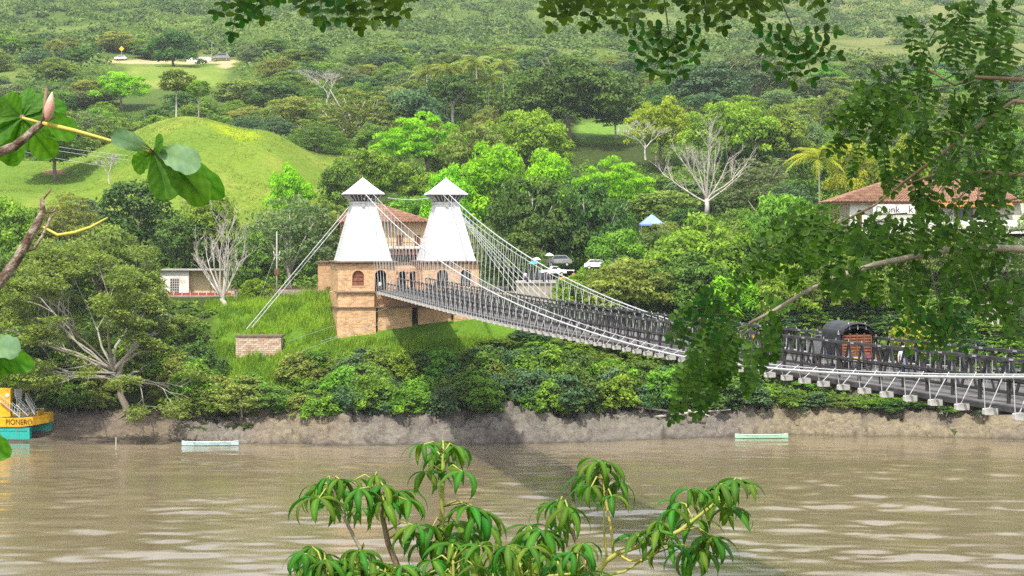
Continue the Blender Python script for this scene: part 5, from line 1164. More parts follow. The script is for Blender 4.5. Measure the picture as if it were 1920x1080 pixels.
# truck on the bridge (tail towards the camera)
def truck():
    s0 = 168.6; v0 = 5.3; o0 = B(s0, v0, 0.05); t = empty('stake_truck', o0, math.atan2(BD.y, BD.x)); tag(t, 'stake-bed truck with a black canvas cover driving along the bridge', 'truck'); t.scale = (.94, .92, .94)
    # local x: towards the camera end (tail), y: left of travel reversed, z up
    Wd = 2.3; L = 3.3; fl = 0.95; top = 3.2
    for y in (-.55, .55): MB().box((-6.0, y - .06, .62), (-.15, y + .06, .82)).build('chassis_beam', M['car_blue'], t)
    MB().box((-L, -Wd / 2, fl - .18), (0, Wd / 2, fl)).build('bed', M['car_blue'], t)
    gate = MB().box((-.06, -Wd / 2 + .05, fl), (-.03, Wd / 2 - .05, fl + .05)).build('tailgate', M['red_wood'], t)
    for k in range(7): obj('slat', MB().box((-.10, -Wd / 2 + .04, fl + .06 + k * .2), (-.05, Wd / 2 - .04, fl + .19 + k * .2)).mesh('slat', M['red_wood']), gate)
    for y in np.linspace(-Wd / 2 + .08, Wd / 2 - .08, 5): obj('stake', MB().box((-.05, y - .05, fl), (.0, y + .05, fl + 1.5)).mesh('stake', M['brown_wood']), gate)
    for y in (-1, 1):
        sw = MB()
        for k in range(5): sw.box((-L, y * Wd / 2 - .03, fl + .05 + k * .2), (-.08, y * Wd / 2 + .02, fl + .18 + k * .2))
        sw.build('side_rack', M['red_wood'], t)
    # canvas: arched section
    def sec(x, sh=0.0):
        r = [(x, -Wd / 2 - .07 - sh, fl + .05), (x, -Wd / 2 - .07 - sh, top - .75)] + [(x, -(Wd / 2 + .07 + sh) * math.cos(a), top - .75 + (.75 + sh) * math.sin(a)) for a in np.linspace(.25, math.pi - .25, 9)] + [(x, Wd / 2 + .07 + sh, top - .75), (x, Wd / 2 + .07 + sh, fl + .05)]
        return r
    c = MB(); xs = [-L, -L * .75, -L * .5, -L * .25, -.02]; c.loft([sec(x, -.03 * (i % 2)) for i, x in enumerate(xs)], close=False, caps=False)
    c.loft([sec(x, -.03 * (i % 2) - .05) for i, x in enumerate(xs)][::-1], close=False, caps=False); f = sec(-L + .01); c.add(f, [tuple(range(len(f)))])
    c.build('canvas_cover', M['canvas'], t)
    hood = MB(); a = sec(-.02, .01); m = len(a); hood.loft([a[1:m - 1], [(x + .28, y * .98, z - .10) for x, y, z in a[1:m - 1]]], close=False, caps=False)
    rolled = [(.02, y, z) for x, y, z in [(0, -(Wd / 2 + .02) * math.cos(q), top - .95 + .62 * math.sin(q)) for q in np.linspace(.12, math.pi - .12, 13)]]
    hood.build('canvas_flap', M['canvas'], t); MB().tube(rolled, .09, 6).build('rolled_flap', M['canvas'], t, True)
    for q in (-.62, 0, .62): MB().tube([(-.1, q, top + .03 - abs(q) * .1), (.1, q, top - .25), (.12, q, top - .5)], .022, 5).build('flap_strap', M['white_paint'], t)
    tri = MB().add([(-.55, -Wd / 2 - .085, 2.35), (-.2, -Wd / 2 - .085, 2.35), (-.375, -Wd / 2 - .085, 2.68)], [(0, 1, 2)]).build('warning_triangle', M['white_paint'], t)
    MB().add([(-.45, -Wd / 2 - .092, 2.41), (-.3, -Wd / 2 - .092, 2.41), (-.375, -Wd / 2 - .092, 2.55)], [(0, 1, 2)]).build('triangle_inset', M['red_paint'], tri)
    cab = MB(); cp = [(-L - .15, .75), (-L - .15, 2.1), (-L - .5, 2.15), (-L - 1.5, 2.1), (-L - 1.95, 1.7), (-L - 2.9, 1.45), (-L - 3.0, .75)]
    cab.loft([[(x, y * Wd / 2 * .9, z) for x, z in cp] for y in (-1, 1)]); cab.build('cab', M['car_grey'], t)
    for y in (-1, 1):
        MB().add([(-L - .55, y * (Wd / 2 * .9 + .01), 1.7), (-L - .55, y * (Wd / 2 * .9 + .01), 2.05), (-L - 1.45, y * (Wd / 2 * .9 + .01), 2.0), (-L - 1.75, y * (Wd / 2 * .9 + .01), 1.7)], [(0, 1, 2, 3)]).build('cab_window', M['glass'], t)
        for x in (-1.3, -L - 2.2):
            w = MB().tube([(x, y * .72, .46), (x, y * 1.08, .46)], .46, 18).build('wheel', M['rubber'], t); MB().tube([(x, y * 1.081, .46), (x, y * 1.12, .46)], .2, 10).build('rim', M['steel_white'], w)
        MB().box((.0, y * .85 - .14, .72), (.06, y * .85 + .14, .88)).build('tail_light', M['sign_yellow'] if y < 0 else M['red_paint'], t)
        MB().box((-.1, y * .75 - .32, .2), (-.06, y * .75 + .32, .78)).build('mud_flap', M['rubber'], t)
    MB().box((.0, -.28, .68), (.05, .28, .84)).build('number_plate', M['sign_yellow'], t); MB().box((-.02, -1.1, .52), (.08, 1.1, .62)).build('bumper', M['steel_white'], t)
truck()

# ------------------------------------------------------------------ people
def person(label, loc, rz, shirt, legs, hat=None, h=1.68, arm='down', step=.12):
    j = dict(pel=(0, 0, .92), sp=(0, 0, 1.12), ch=(0, .01, 1.34), nk=(0, .0, 1.46), hd=(0, -.02, 1.54), ht=(0, -.02, 1.66))
    E = [('pel', 'sp'), ('sp', 'ch'), ('ch', 'nk'), ('nk', 'hd'), ('hd', 'ht')]; rad = dict(pel=.155, sp=.14, ch=.165, nk=.058, hd=.095, ht=.085)
    for s, n in ((-1, 'l'), (1, 'r')):
        j['hip' + n] = (s * .1, 0, .86); j['kn' + n] = (s * .11, s * step * .5 - .04, .47); j['an' + n] = (s * .11, s * step, .08); j['to' + n] = (s * .125, s * step - .17, .035)
        j['sh' + n] = (s * .2, .01, 1.38)
        if arm == 'down' or s < 0: j['el' + n] = (s * .27, .02, 1.1); j['wr' + n] = (s * .27, -.08, .86); j['fi' + n] = (s * .265, -.11, .76)
        else: j['el' + n] = (s * .29, -.1, 1.14); j['wr' + n] = (s * .2, -.32, 1.2); j['fi' + n] = (s * .17, -.41, 1.22)
        E += [('pel', 'hip' + n), ('hip' + n, 'kn' + n), ('kn' + n, 'an' + n), ('an' + n, 'to' + n), ('ch', 'sh' + n), ('sh' + n, 'el' + n), ('el' + n, 'wr' + n), ('wr' + n, 'fi' + n)]
        rad.update({'hip' + n: .105, 'kn' + n: .07, 'an' + n: .05, 'to' + n: .042, 'sh' + n: .075, 'el' + n: .05, 'wr' + n: .037, 'fi' + n: .03})
    ks = list(j); me = bpy.data.meshes.new('body'); me.from_pydata([j[k] for k in ks], [(ks.index(a), ks.index(b)) for a, b in E], []); o = bpy.data.objects.new('tmp', me); C.objects.link(o)
    o.modifiers.new('s', 'SKIN'); o.modifiers.new('d', 'SUBSURF').levels = 2
    for i, k in enumerate(ks): me.skin_vertices[0].data[i].radius = (rad[k], rad[k] * (.72 if k in ('pel', 'sp', 'ch') else 1)); me.skin_vertices[0].data[i].use_root = (k == 'pel')
    dg = bpy.context.evaluated_depsgraph_get(); bm_ = bpy.data.meshes.new_from_object(o.evaluated_get(dg)); bpy.data.objects.remove(o)
    bm_.materials.clear()
    for m in ('skin', shirt, legs, 'hair'): bm_.materials.append(M[m])
    for p in bm_.polygons:
        c = p.center; x, y, z = c; p.use_smooth = True
        if z > 1.47: p.material_index = 3 if (z > 1.6 or y > .03) else 0
        elif z > .93 and abs(x) < .25 or z > 1.12 and abs(x) < .33: p.material_index = 1
        elif z > .7 and abs(x) > .2: p.material_index = 0
        elif z > .06: p.material_index = 2
        else: p.material_index = 3
    t = empty('person', loc, rz); t.scale = (h / 1.72,) * 3; tag(t, label, 'person', 'people on and around the bridge'); obj('body', bm_, t)
    if hat: 
        c = MB(); c.loft([[(math.cos(a) * r, math.sin(a) * r - .02, z) for a in np.linspace(0, 2 * math.pi, 12, endpoint=False)] for r, z in ((.17, 1.63), (.16, 1.65), (.115, 1.655), (.105, 1.73), (.05, 1.77))]); c.build('hat', M[hat], t, True)
    f = MB(); f.loft([[(math.cos(a) * .02 * k_, -.1 - d, 1.56 + math.sin(a) * .03 * k_) for a in np.linspace(0, 6.28, 6, endpoint=False)] for k_, d in ((1, 0), (.5, .03))]); f.build('nose', M['skin'], t)
    return t
bz = math.atan2(BD.y, BD.x)
person('person in a white shirt, pale cap and jeans walking beside the truck', B(174.6, 5.6, .04), bz + 1.2, 'cloth_white', 'denim', 'cloth_white', 1.72, 'bent')
person('person in white with a white hat left of the truck', B(158.6, 3.9, .04), bz + .6, 'cloth_white', 'cloth_dark', 'cloth_white', 1.68)
person('person in a salmon shirt behind the leaves left of the truck', B(152, 4.6, .04), bz - .3, 'cloth_pink', 'denim', None, 1.66)
person('person in a white shirt standing in the open arch of the left tower', P0 + BD * -0.9 + BN * .75 + Vector((0, 0, -8.95)), bz + 1.57, 'cloth_white', 'cloth_dark', None, 1.7)
for i, (px, lab, sh_) in enumerate(((985, 'person in white at the left end of the terrace wall', 'cloth_white'), (1027, 'person in salmon beside the white pickup', 'cloth_pink'), (1075, 'person in salmon right of the yellow stall', 'cloth_pink'))):
    p = P(px, 530, 287.5); person(lab, (p.x, 287.5 - .8 * i, P(0, 529.5, 284).z), i * 1.3, sh_, 'cloth_dark')

# ------------------------------------------------------------------ boats
def canoe(label, px0, px1, py, mat, Y, beam=.95, h=.55):
    a = P(px0, py, Y); b = P(px1, py, Y); L = b.x - a.x; t = empty('canoe', ((a.x + b.x) / 2, Y, WATER - .08)); tag(t, label, 'canoe', 'canoes at the far bank'); t.rotation_euler = (0, 0, .03)
    rings = []; inn = []
    for u in np.linspace(-1, 1, 15):
        w = beam / 2 * max(.10, (1 - abs(u) ** 3.2)); sh = h + .16 * abs(u) ** 4; rings.append([(u * L / 2, -w, sh), (u * L / 2, -w * .8, .12), (u * L / 2, 0, 0.02 + .12 * abs(u) ** 4), (u * L / 2, w * .8, .12), (u * L / 2, w, sh)]); inn.append([(u * L / 2 * .97, w * .88, sh - .01), (u * L / 2 * .97, w * .6, .17), (u * L / 2 * .97, 0, .12 + .12 * abs(u) ** 4), (u * L / 2 * .97, -w * .6, .17), (u * L / 2 * .97, -w * .88, sh - .01)])
    m = MB(); m.loft(rings, close=False, caps=True); m.loft(inn, close=False, caps=False); m.build('hull', M[mat], t)
    g1 = MB()
    for s in (-1, 1): g1.tube([(u * L / 2, s * beam / 2 * max(.10, (1 - abs(u) ** 3.2)), h + .16 * abs(u) ** 4 + .01) for u in np.linspace(-1, 1, 15)], .035, 5)
    g1.build('gunwale', M['white_paint'], t)
    for u in (-.55, 0, .5): MB().box((u * L / 2 - .1, -beam * .42, h - .12), (u * L / 2 + .1, beam * .42, h - .08)).build('seat', M['grey_wood'], t)
canoe('long pale blue canoe moored at the mud bank left of the rocks', 341, 447, 832, 'pale_blue', 246.5)
canoe('mint green canoe moored at the tan bank under the bridge', 1378, 1478, 815, 'mint', 255.3)
def ferry():
    Y0 = 252.0; k = F / Y0; x = lambda px: P(px, 0, Y0).x; z = lambda py: P(0, py, Y0).z
    t = empty('river_ferry', (x(0), Y0 + 2, z(817))); tag(t, 'yellow and teal catamaran ferry lettered PIONERO at the left edge', 'boat'); inv = Matrix.Translation(-t.location)
    def b(mb, name, mat, par=None):
        o = mb.build(name, mat, par or t)
        if par is None: o.matrix_parent_inverse = inv
        return o
    xl = x(-160)
    for y0, px1, yb in ((Y0, 55, 816), (Y0 + 3.9, 82, 812)):
        m = MB(); m.loft([[(xx, y0 + a, z(801) if y0 == Y0 else z(797)), (xx, y0 + c, z(801) if y0 == Y0 else z(797)), (xx, y0 + c - .12, WATER + .05), (xx, y0 + a + .12, WATER)] for xx, a, c in ((xl, 0, 1.7), (x(px1) - 1.2, 0, 1.7), (x(px1), .05, 1.6))]); m.loft([[(xx, y0 - .04, z(806)), (xx, y0 + .02, z(806)), (xx, y0 + .02, z(807.5)), (xx, y0 - .04, z(807.5))] for xx in (xl, x(px1) - .4)]); b(m, 'hull', M['teal'])
    m = MB(); ch = [(xl, 0), (x(40), 0), (x(62), .15), (x(84), 2.6), (x(86), 4.4), (x(80), 5.9), (xl, 5.9)]
    top = [(a, Y0 - .25 + d, z(783) + (.36 * max(0, (a - x(40)) / (x(95) - x(40))) + (.0))) for a, d in ch]; bot = [(a, Y0 - .2 + d, z(800) + .45 * max(0, (a - x(40)) / (x(95) - x(40)))) for a, d in ch]
    m.loft([bot, top], caps=False); b(m, 'yellow_side', M['yellow'])
    m = MB(); m.add([(a, d + .0, zz - .35) for a, d, zz in top], [tuple(range(len(top)))]); b(m, 'deck', M['car_grey'])
    lt = obj('lettering', text_mesh('PIONERO', 1.05, M['brown_ink'], ext=.01), t); lt.matrix_parent_inverse = inv; lt.rotation_euler = (math.pi / 2, 0, 0); lt.location = (x(11), Y0 - .27, z(795.5)); lt.scale = (.86, 1, 1)
    bx_ = MB(); bx_.box((x(66), Y0 + 1.0, z(783)), (x(67), Y0 + 4.5, z(772))); b(bx_, 'bow_panel', M['yellow'])
    m = MB(); m.box((x(-8), Y0 + 1.2, z(783)), (x(15), Y0 + 2.2, z(730))); b(m, 'cabin', M['yellow'])
    e = MB().tube([(x(9), Y0 + 1.2, z(743)), (x(9), Y0 + 1.14, z(743))], .3, 12); b(e, 'emblem', M['white_paint'])
    for p0, p1 in (((-4, 752), (34, 783)), ((28, 760), (50, 781)), ((45, 750), (62, 778))):
        r = MB(); A = Vector((x(p0[0]), Y0 + .8, z(p0[1]))); B_ = Vector((x(p1[0]), Y0 + .8, z(p1[1])))
        for off in (0, .9): r.bar(A + Vector((0, off, .9)), B_ + Vector((0, off, .9)), .06, .06); r.bar(A + Vector((0, off, 0)), B_ + Vector((0, off, 0)), .08, .12)
        for q in np.linspace(0, 1, 9): r.bar(A.lerp(B_, q), A.lerp(B_, q) + Vector((0, 0, .9)), .04, .04)
        b(r, 'stair_rail', M['steel_white'])
        s = MB()
        for q in np.linspace(.05, .95, 8): p = A.lerp(B_, q); s.box((p.x - .15, p.y, p.z - .03), (p.x + .15, p.y + .9, p.z + .02))
        b(s, 'stair_treads', M['car_grey'])
    r = MB()
    for q in np.linspace(x(16), x(64), 12): r.bar((q, Y0 + 4.8, z(783)), (q, Y0 + 4.8, z(772)), .05, .05)
    r.bar((x(14), Y0 + 4.8, z(772)), (x(66), Y0 + 4.8, z(772)), .06, .06); b(r, 'deck_rail', M['steel_white'])
    g2 = MB().box((x(16), Y0 + 3.0, z(752)), (x(30), Y0 + 3.1, z(733))); b(g2, 'cabin_grille', M['car_grey'])
ferry()
sk = P(217, 836, 245.8); o = MB().tube([(sk.x, sk.y, WATER - 1), (sk.x + .05, sk.y, WATER + 1.2)], .09, 6).build('mooring_stake', M['pale_bark']); tag(o, 'pale wooden mooring stake standing in the water by the mud bank', 'stake')

# ------------------------------------------------------------------ upper road: sign, lamp pole, wall, vehicle
def ons(px, Y, dz=0): X = (px - 960) / F * Y; return Vector((X, Y, gz(X, Y) + dz))
rs = empty('road_sign', ons(228, 735)); tag(rs, 'yellow diamond road sign beside the hillside road', 'sign')
MB().tube([(0, 0, 0), (0, 0, 4.2)], .1, 6).build('post', M['steel_white'], rs); MB().add([(0, -.12, 3.0), (1.1, -.12, 4.1), (0, -.12, 5.2), (-1.1, -.12, 4.1), (0, -.05, 3.0), (1.1, -.05, 4.1), (0, -.05, 5.2), (-1.1, -.05, 4.1)], [(0, 1, 2, 3), (7, 6, 5, 4), (0, 4, 5, 1), (1, 5, 6, 2), (2, 6, 7, 3), (3, 7, 4, 0)]).build('panel', M['sign_yellow'], rs)
a = ons(350, 733); b_ = ons(396, 733); hw = empty('roadside_wall', a); tag(hw, 'white roadside wall on the upper hillside road', 'wall'); MB().box((0, 0, -1), (b_.x - a.x, .5, 2.2)).build('wall', M['white_wall'], hw); MB().box((-.1, -.1, 2.2), (b_.x - a.x + .1, .6, 2.4)).build('coping', M['concrete'], hw)
c_ = ons(415, 731); car('dark vehicle on the upper hillside road', c_.x, c_.y, .1, 'car_grey', z=c_.z + .05, L=7, Wd=2.4, Hh=3)
c_ = ons(226, 731); car('white vehicle below the yellow road sign', c_.x, c_.y, .1, 'car_white', z=c_.z + .05, L=5, Wd=2, Hh=2)
lp = empty('street_lamp', ons(397, 736)); tag(lp, 'slim pale pole beside the hillside road', 'pole'); MB().tube([(0, 0, 0), (0, 0, 8)], [.14, .08], 6).build('pole', M['concrete'], lp); MB().tube([(0, 0, 7.8), (-1.2, -.2, 8.1)], .06, 5).build('arm', M['concrete'], lp)

rt = empty('exposed_roots', P(1790, 760, 259)); tag(rt, 'pale twisted roots hanging down the tan bank under the right of the bridge', 'roots'); inv = Matrix.Translation(-rt.location); rq = random.Random(3)
for pts in ([(1766, 742), (1764, 775), (1772, 790), (1788, 805), (1796, 818)], [(1766, 775), (1750, 782), (1740, 796)], [(1784, 742), (1798, 752), (1806, 770)], [(1750, 745), (1758, 760), (1766, 778)], [(1800, 748), (1780, 760), (1772, 785)]):
    o = MB().tube([P(x, y, 258.2 + (818 - y) / 76 * 4.2) + Vector((0, -.35, .15)) for x, y in pts], [.16 * (1 - .16 * i) for i in range(len(pts))], 6).build('root', M['pale_bark'], rt, True); o.matrix_parent_inverse = inv
dw = empty('driftwood', P(1280, 775, 258)); tag(dw, 'grey driftwood logs stranded on the rock ledge under the bridge', 'driftwood'); inv = Matrix.Translation(-dw.location)
for (a, b) in (((1190, 762), (1290, 778)), ((1225, 782), (1370, 768)), ((1290, 770), (1345, 785)), ((1200, 775), (1215, 758))):
    o = MB().tube([P(*a, 257.5), (P(*a, 257.5) + P(*b, 258.5)) / 2 + Vector((0, 0, .12)), P(*b, 258.5)], [.22, .17, .08], 6).build('log', M['pale_bark'], dw, True); o.matrix_parent_inverse = inv

# ------------------------------------------------------------------ foreground foliage
LM['near_palm'] = leafmat('palmate_leaves', (0.022, 0.09, 0.008), (0.095, 0.225, 0.02), 0.3, 0.22, 0.6, 0.2, blot=1)
LM['fine'] = leafmat('fine_leaflets', (0.011, 0.052, 0.005), (0.055, 0.15, 0.011), 0.38, 0.18, 0.5, 0.2)
LM['broad'] = leafmat('broad_lobed_leaf', (0.04, 0.14, 0.01), (0.10, 0.26, 0.02), 0.5, 0.05, 0.55, 0.2, blot=1)
LM['broad_skylit'] = leafmat('broad_leaf_skylit_upper', (0.10, 0.21, 0.11), (0.15, 0.27, 0.16), 0.2, 0.05, 0.55, 0.3, blot=1)  # upper side greyed: pale sky light put into the leaf colour
M['green_stem'] = surf('green_stem', (0.30, 0.33, 0.06), (0.38, 0.36, 0.09), 0.6, 8)
M['fine_stalk'] = surf('fine_stalk', (0.07, 0.11, 0.025), (0.1, 0.14, 0.03), 0.6, 8)
M['yellow_stem'] = surf('yellow_stem', (0.45, 0.42, 0.06), (0.5, 0.42, 0.1), 0.6, 8)
M['brown_stem'] = surf('brown_stem', (0.16, 0.10, 0.06), (0.28, 0.2, 0.13), 0.8, 12, 0.3, 30)
M['grey_stem'] = surf('grey_stem', (0.25, 0.22, 0.17), (0.36, 0.32, 0.24), 0.8, 12)
M['ringed_bark'] = surf('scarred_branch_bark', (0.12, 0.075, 0.05), (0.40, 0.33, 0.27), 0.85, 22, 0.6, 60, lo=0.42, hi=0.6)
M['bud'] = surf('pale_bud', (0.62, 0.55, 0.42), (0.5, 0.26, 0.2), 0.6, 14)

def tint_mesh(me, vals):
    a = me.attributes.new('tint', 'FLOAT', 'POINT'); a.data.foreach_set('value', np.asarray(vals, dtype=np.float32)); return me
def to_root(t): return Matrix.Translation(-t.location)

# ---- drooping palmate leaves (two plants)
def leaflet_mesh(i):
    """unit leaflet: starts at the origin, arches outwards along +x and hangs down"""
    g = random.Random(50 + i); mb = MB(); n = 8; rows = []; tint = []; dr = (1.15, 1.4, 1.65)[i % 3]
    for j in range(n):
        t = j / (n - 1); a = -0.25 + dr * 1.45 * t; 
        x = (math.sin(min(a, 3)) + math.sin(.25)) * 0.62 if False else None
        rows.append(t)
    x = z = 0.0; a = 0.30; P_ = []
    for j in range(n):
        P_.append((x, z)); a -= dr * 1.6 / (n - 1); x += math.cos(a) / (n - 1); z += math.sin(a) / (n - 1)
    for j in range(n):
        t = j / (n - 1); w = 0.095 * (math.sin(math.pi * min(1, t ** .75)) ** .8 if 0 < t < 1 else 0.02) * (1.0 if t < .8 else .85); px_, pz = P_[j]
        mb.v += [(px_, -w, pz - w * .35), (px_, -w * .5, pz - w * .05), (px_, 0, pz - w * .22), (px_, w * .5, pz - w * .05), (px_, w, pz - w * .35)]; tint += [.25, .45, .95, .45, .25]
    for j in range(n - 1):
        for k in range(4): a_ = j * 5 + k; mb.f.append((a_, a_ + 1, a_ + 6, a_ + 5))
    me = mb.mesh('leaflet', LM['near_palm'], True); return tint_mesh(me, [min(1, max(0, v + g.uniform(-.1, .1))) for v in tint])
LEAFLETS = [leaflet_mesh(i) for i in range(3)]
def palmate_plant(label, Y0, hubs, stems, ground_px):
    root = P(ground_px, 0, Y0); root.z = -1.7 - .3 * (Y0 - 1.5)
    t = empty('palmate_plant', root); tag(t, label, 'plant', 'palmate plants in front of the river'); inv = to_root(t); g = random.Random(int(Y0 * 10)); spts = []
    for pts, r0, r1, m_ in stems:
        w = [P(x, y, Y0 + dy) for x, y, dy in pts]
        dense = []
        for i in range(len(w) - 1):
            for q in np.linspace(0, 1, 7)[:-1]: dense.append(w[i].lerp(w[i + 1], q))
        dense.append(w[-1]); spts += dense; n = len(dense)
        o = MB().tube(dense, [r0 + (r1 - r0) * i / (n - 1) for i in range(n)], 7).build('stem', M[m_], t, True); o.matrix_parent_inverse = inv
    stem0 = spts[:]
    for hx, hy, size in hubs:
        Y = Y0 + g.uniform(-.28, .28); h = P(hx, hy, Y); s = min(stem0, key=lambda q: (q - h).length + max(0, q.z - h.z) * 1.5); sc = 1.22 * size / F * Y
        mid = s.lerp(h, .55) + Vector((0, 0, .03)); pe = MB().tube([s, mid, h], [.0045, .004, .003], 5)
        lf = pe.build('leaf', M['green_stem'], t, True); lf.matrix_parent_inverse = inv
        n = g.choice((6, 7, 7)); a0 = g.uniform(0, 6.28); tilt = (g.uniform(-.25, .25), g.uniform(-.25, .25))
        for k in range(n):
            l = obj('leaflet', LEAFLETS[g.randrange(3)], lf); q = sc * g.uniform(.82, 1.08) * (1 if k else .8); l.location = h - t.location + t.location
            l.matrix_parent_inverse = Matrix.Identity(4); l.rotation_euler = (tilt[0] + g.uniform(-.15, .15), tilt[1] + g.uniform(-.18, .18), a0 + 2 * math.pi * k / n + g.uniform(-.15, .15)); l.scale = (q, q * g.uniform(.9, 1.15), q)
    return t
HL = [(795, 833, 52), (829, 829, 56), (853, 838, 56), (797, 884, 56), (866, 884, 62), (812, 858, 50), (840, 866, 54), (824, 846, 50),
      (612, 896, 54), (590, 908, 54), (636, 898, 56), (664, 900, 58), (622, 943, 66), (598, 934, 72), (675, 916, 58), (645, 921, 58), (600, 915, 60),
      (704, 891, 48), (718, 910, 66), (720, 938, 64), (676, 955, 50), (747, 922, 66), (764, 938, 64), (735, 930, 60),
      (781, 986, 66), (812, 986, 70), (771, 1003, 60), (853, 978, 72), (882, 951, 70), (906, 957, 76), (911, 986, 60), (841, 1008, 66), (829, 1020, 60), (858, 1028, 66), (878, 998, 66), (800, 1018, 64),
      (583, 1036, 62), (608, 1039, 56), (661, 1032, 62), (684, 1032, 58), (612, 1070, 56), (668, 1072, 56), (737, 1062, 56), (575, 1062, 56)]
SL = [([(830, 1150, 0), (829, 1060, 0), (829, 980, .02), (829, 920, 0), (832, 850, 0)], .016, .009, 'green_stem'),
      ([(830, 1150, 0), (775, 1085, -.05), (745, 1062, -.06), (728, 1020, -.06), (718, 975, -.05), (712, 945, -.05), (708, 905, 0)], .018, .009, 'brown_stem'),
      ([(745, 1062, -.06), (700, 1056, 0), (674, 1026, 0), (655, 990, 0), (641, 962, .02), (622, 915, 0)], .010, .007, 'grey_stem'),
      ([(829, 1060, 0), (860, 1010, .1), (885, 965, .1)], .010, .006, 'green_stem'), ([(775, 1085, -.05), (700, 1080, 0), (610, 1060, .05)], .010, .006, 'green_stem')]
palmate_plant('glossy plant with drooping palmate leaves at the bottom centre, left of its twin', 8.0, HL, SL, 830)
HR = [(1122, 865, 58), (1142, 866, 58), (1107, 872, 58), (1099, 892, 62), (1109, 912, 52), (1160, 901, 66), (1147, 931, 46), (1130, 880, 56),
      (1052, 937, 60), (1034, 945, 60), (1064, 950, 66), (1057, 988, 46), (993, 986, 76), (1012, 995, 80), (976, 1010, 70), (1026, 1004, 70),
      (942, 1040, 56), (967, 1045, 60), (1018, 1037, 60), (1038, 1040, 56), (922, 1062, 56), (970, 1068, 60), (1034, 1060, 56), (1066, 1064, 56), (1100, 1056, 58), (998, 1060, 60),
      (1291, 918, 56), (1322, 918, 52), (1274, 942, 60), (1350, 908, 60), (1376, 900, 64), (1390, 902, 66), (1350, 930, 66), (1372, 955, 66), (1263, 955, 60), (1232, 977, 60), (1195, 1006, 66), (1234, 996, 60), (1305, 976, 66), (1257, 1022, 66), (1288, 1026, 70), (1314, 1030, 66), (1322, 1002, 70), (1336, 1006, 70)]
SR = [([(1060, 1180, 0), (1112, 1086, 0), (1136, 1052, 0), (1160, 1036, 0), (1200, 1024, 0), (1240, 1012, 0), (1275, 995, 0), (1305, 972, 0), (1340, 945, 0), (1385, 918, 0)], .016, .007, 'green_stem'),
      ([(1150, 1040, 0), (1147, 1000, 0), (1137, 945, 0), (1128, 890, 0)], .008, .005, 'yellow_stem'), ([(1138, 1050, .02), (1133, 1000, .02), (1132, 950, .02)], .006, .004, 'green_stem'),
      ([(1160, 1040, 0), (1180, 1052, -.02), (1210, 1050, -.02), (1232, 1036, -.02)], .007, .005, 'yellow_stem'), ([(1120, 1082, 0), (1170, 1072, .02), (1205, 1050, .02), (1228, 1022, .02)], .008, .005, 'green_stem'),
      ([(1095, 1120, 0), (1096, 1060, 0), (1080, 1020, 0), (1068, 985, .02), (1055, 950, 0)], .007, .005, 'brown_stem'), ([(1060, 1180, 0), (1010, 1080, .05), (1000, 1020, .05)], .012, .007, 'green_stem')]
palmate_plant('glossy plant with drooping palmate leaves and a yellow-green bough, bottom right of its twin', 8.3, HR, SR, 1060)

gg = random.Random(77)
HM = [(560 + 560 * (i + gg.random()) / 40, 1018 + 62 * gg.random() + (10 if 640 < 560 + 14 * i < 760 else 0), gg.uniform(52, 68)) for i in range(40)]
palmate_plant('low mass of drooping palmate leaves along the bottom edge between the two tall plants', 7.6, HM, [([(840, 1250, 0), (800, 1150, 0), (700, 1090, 0), (610, 1075, 0)], .012, .006, 'green_stem'), ([(840, 1250, 0), (900, 1120, 0), (980, 1085, 0), (1080, 1075, 0)], .012, .006, 'green_stem'), ([(840, 1250, 0), (850, 1100, 0), (850, 1050, 0)], .012, .006, 'green_stem')], 840)

# ---- fine-leaved boughs hanging from above
def oval(seed):
    g = random.Random(seed); mb = MB(); pts = []
    for t, w in ((0, .03), (.15, .17), (.38, .28), (.62, .30), (.82, .23), (.95, .11), (1.0, .0)): pts.append((t, w))
    for t, w in pts: mb.v += [(t, -w, .05 * w * 3), (t, 0, -.03 * math.sin(t * 3)), (t, w, .05 * w * 3)]
    for i in range(len(pts) - 1):
        for k in range(2): a = i * 3 + k; mb.f.append((a, a + 1, a + 4, a + 3))
    me = mb.mesh('leaflet', LM['fine'], True); v = g.uniform(.1, .9); return tint_mesh(me, [v] * len(me.vertices))
OVALS = [oval(i) for i in range(5)]
OV = np.array([v.co[:] for v in OVALS[0].vertices]); OF = np.array([p.vertices[:] for p in OVALS[0].polygons])
GAPS = ((1555, 1660, 330, 414), (1765, 1842, 350, 420), (1492, 1665, 590, 710), (1660, 1920, 655, 800))     # openings in the foliage
def in_gap(p): x = 960 + F * p.x / p.y; y = HZ - F * p.z / p.y; return any(a < x < b and c < y < d for a, b, c, d in GAPS)
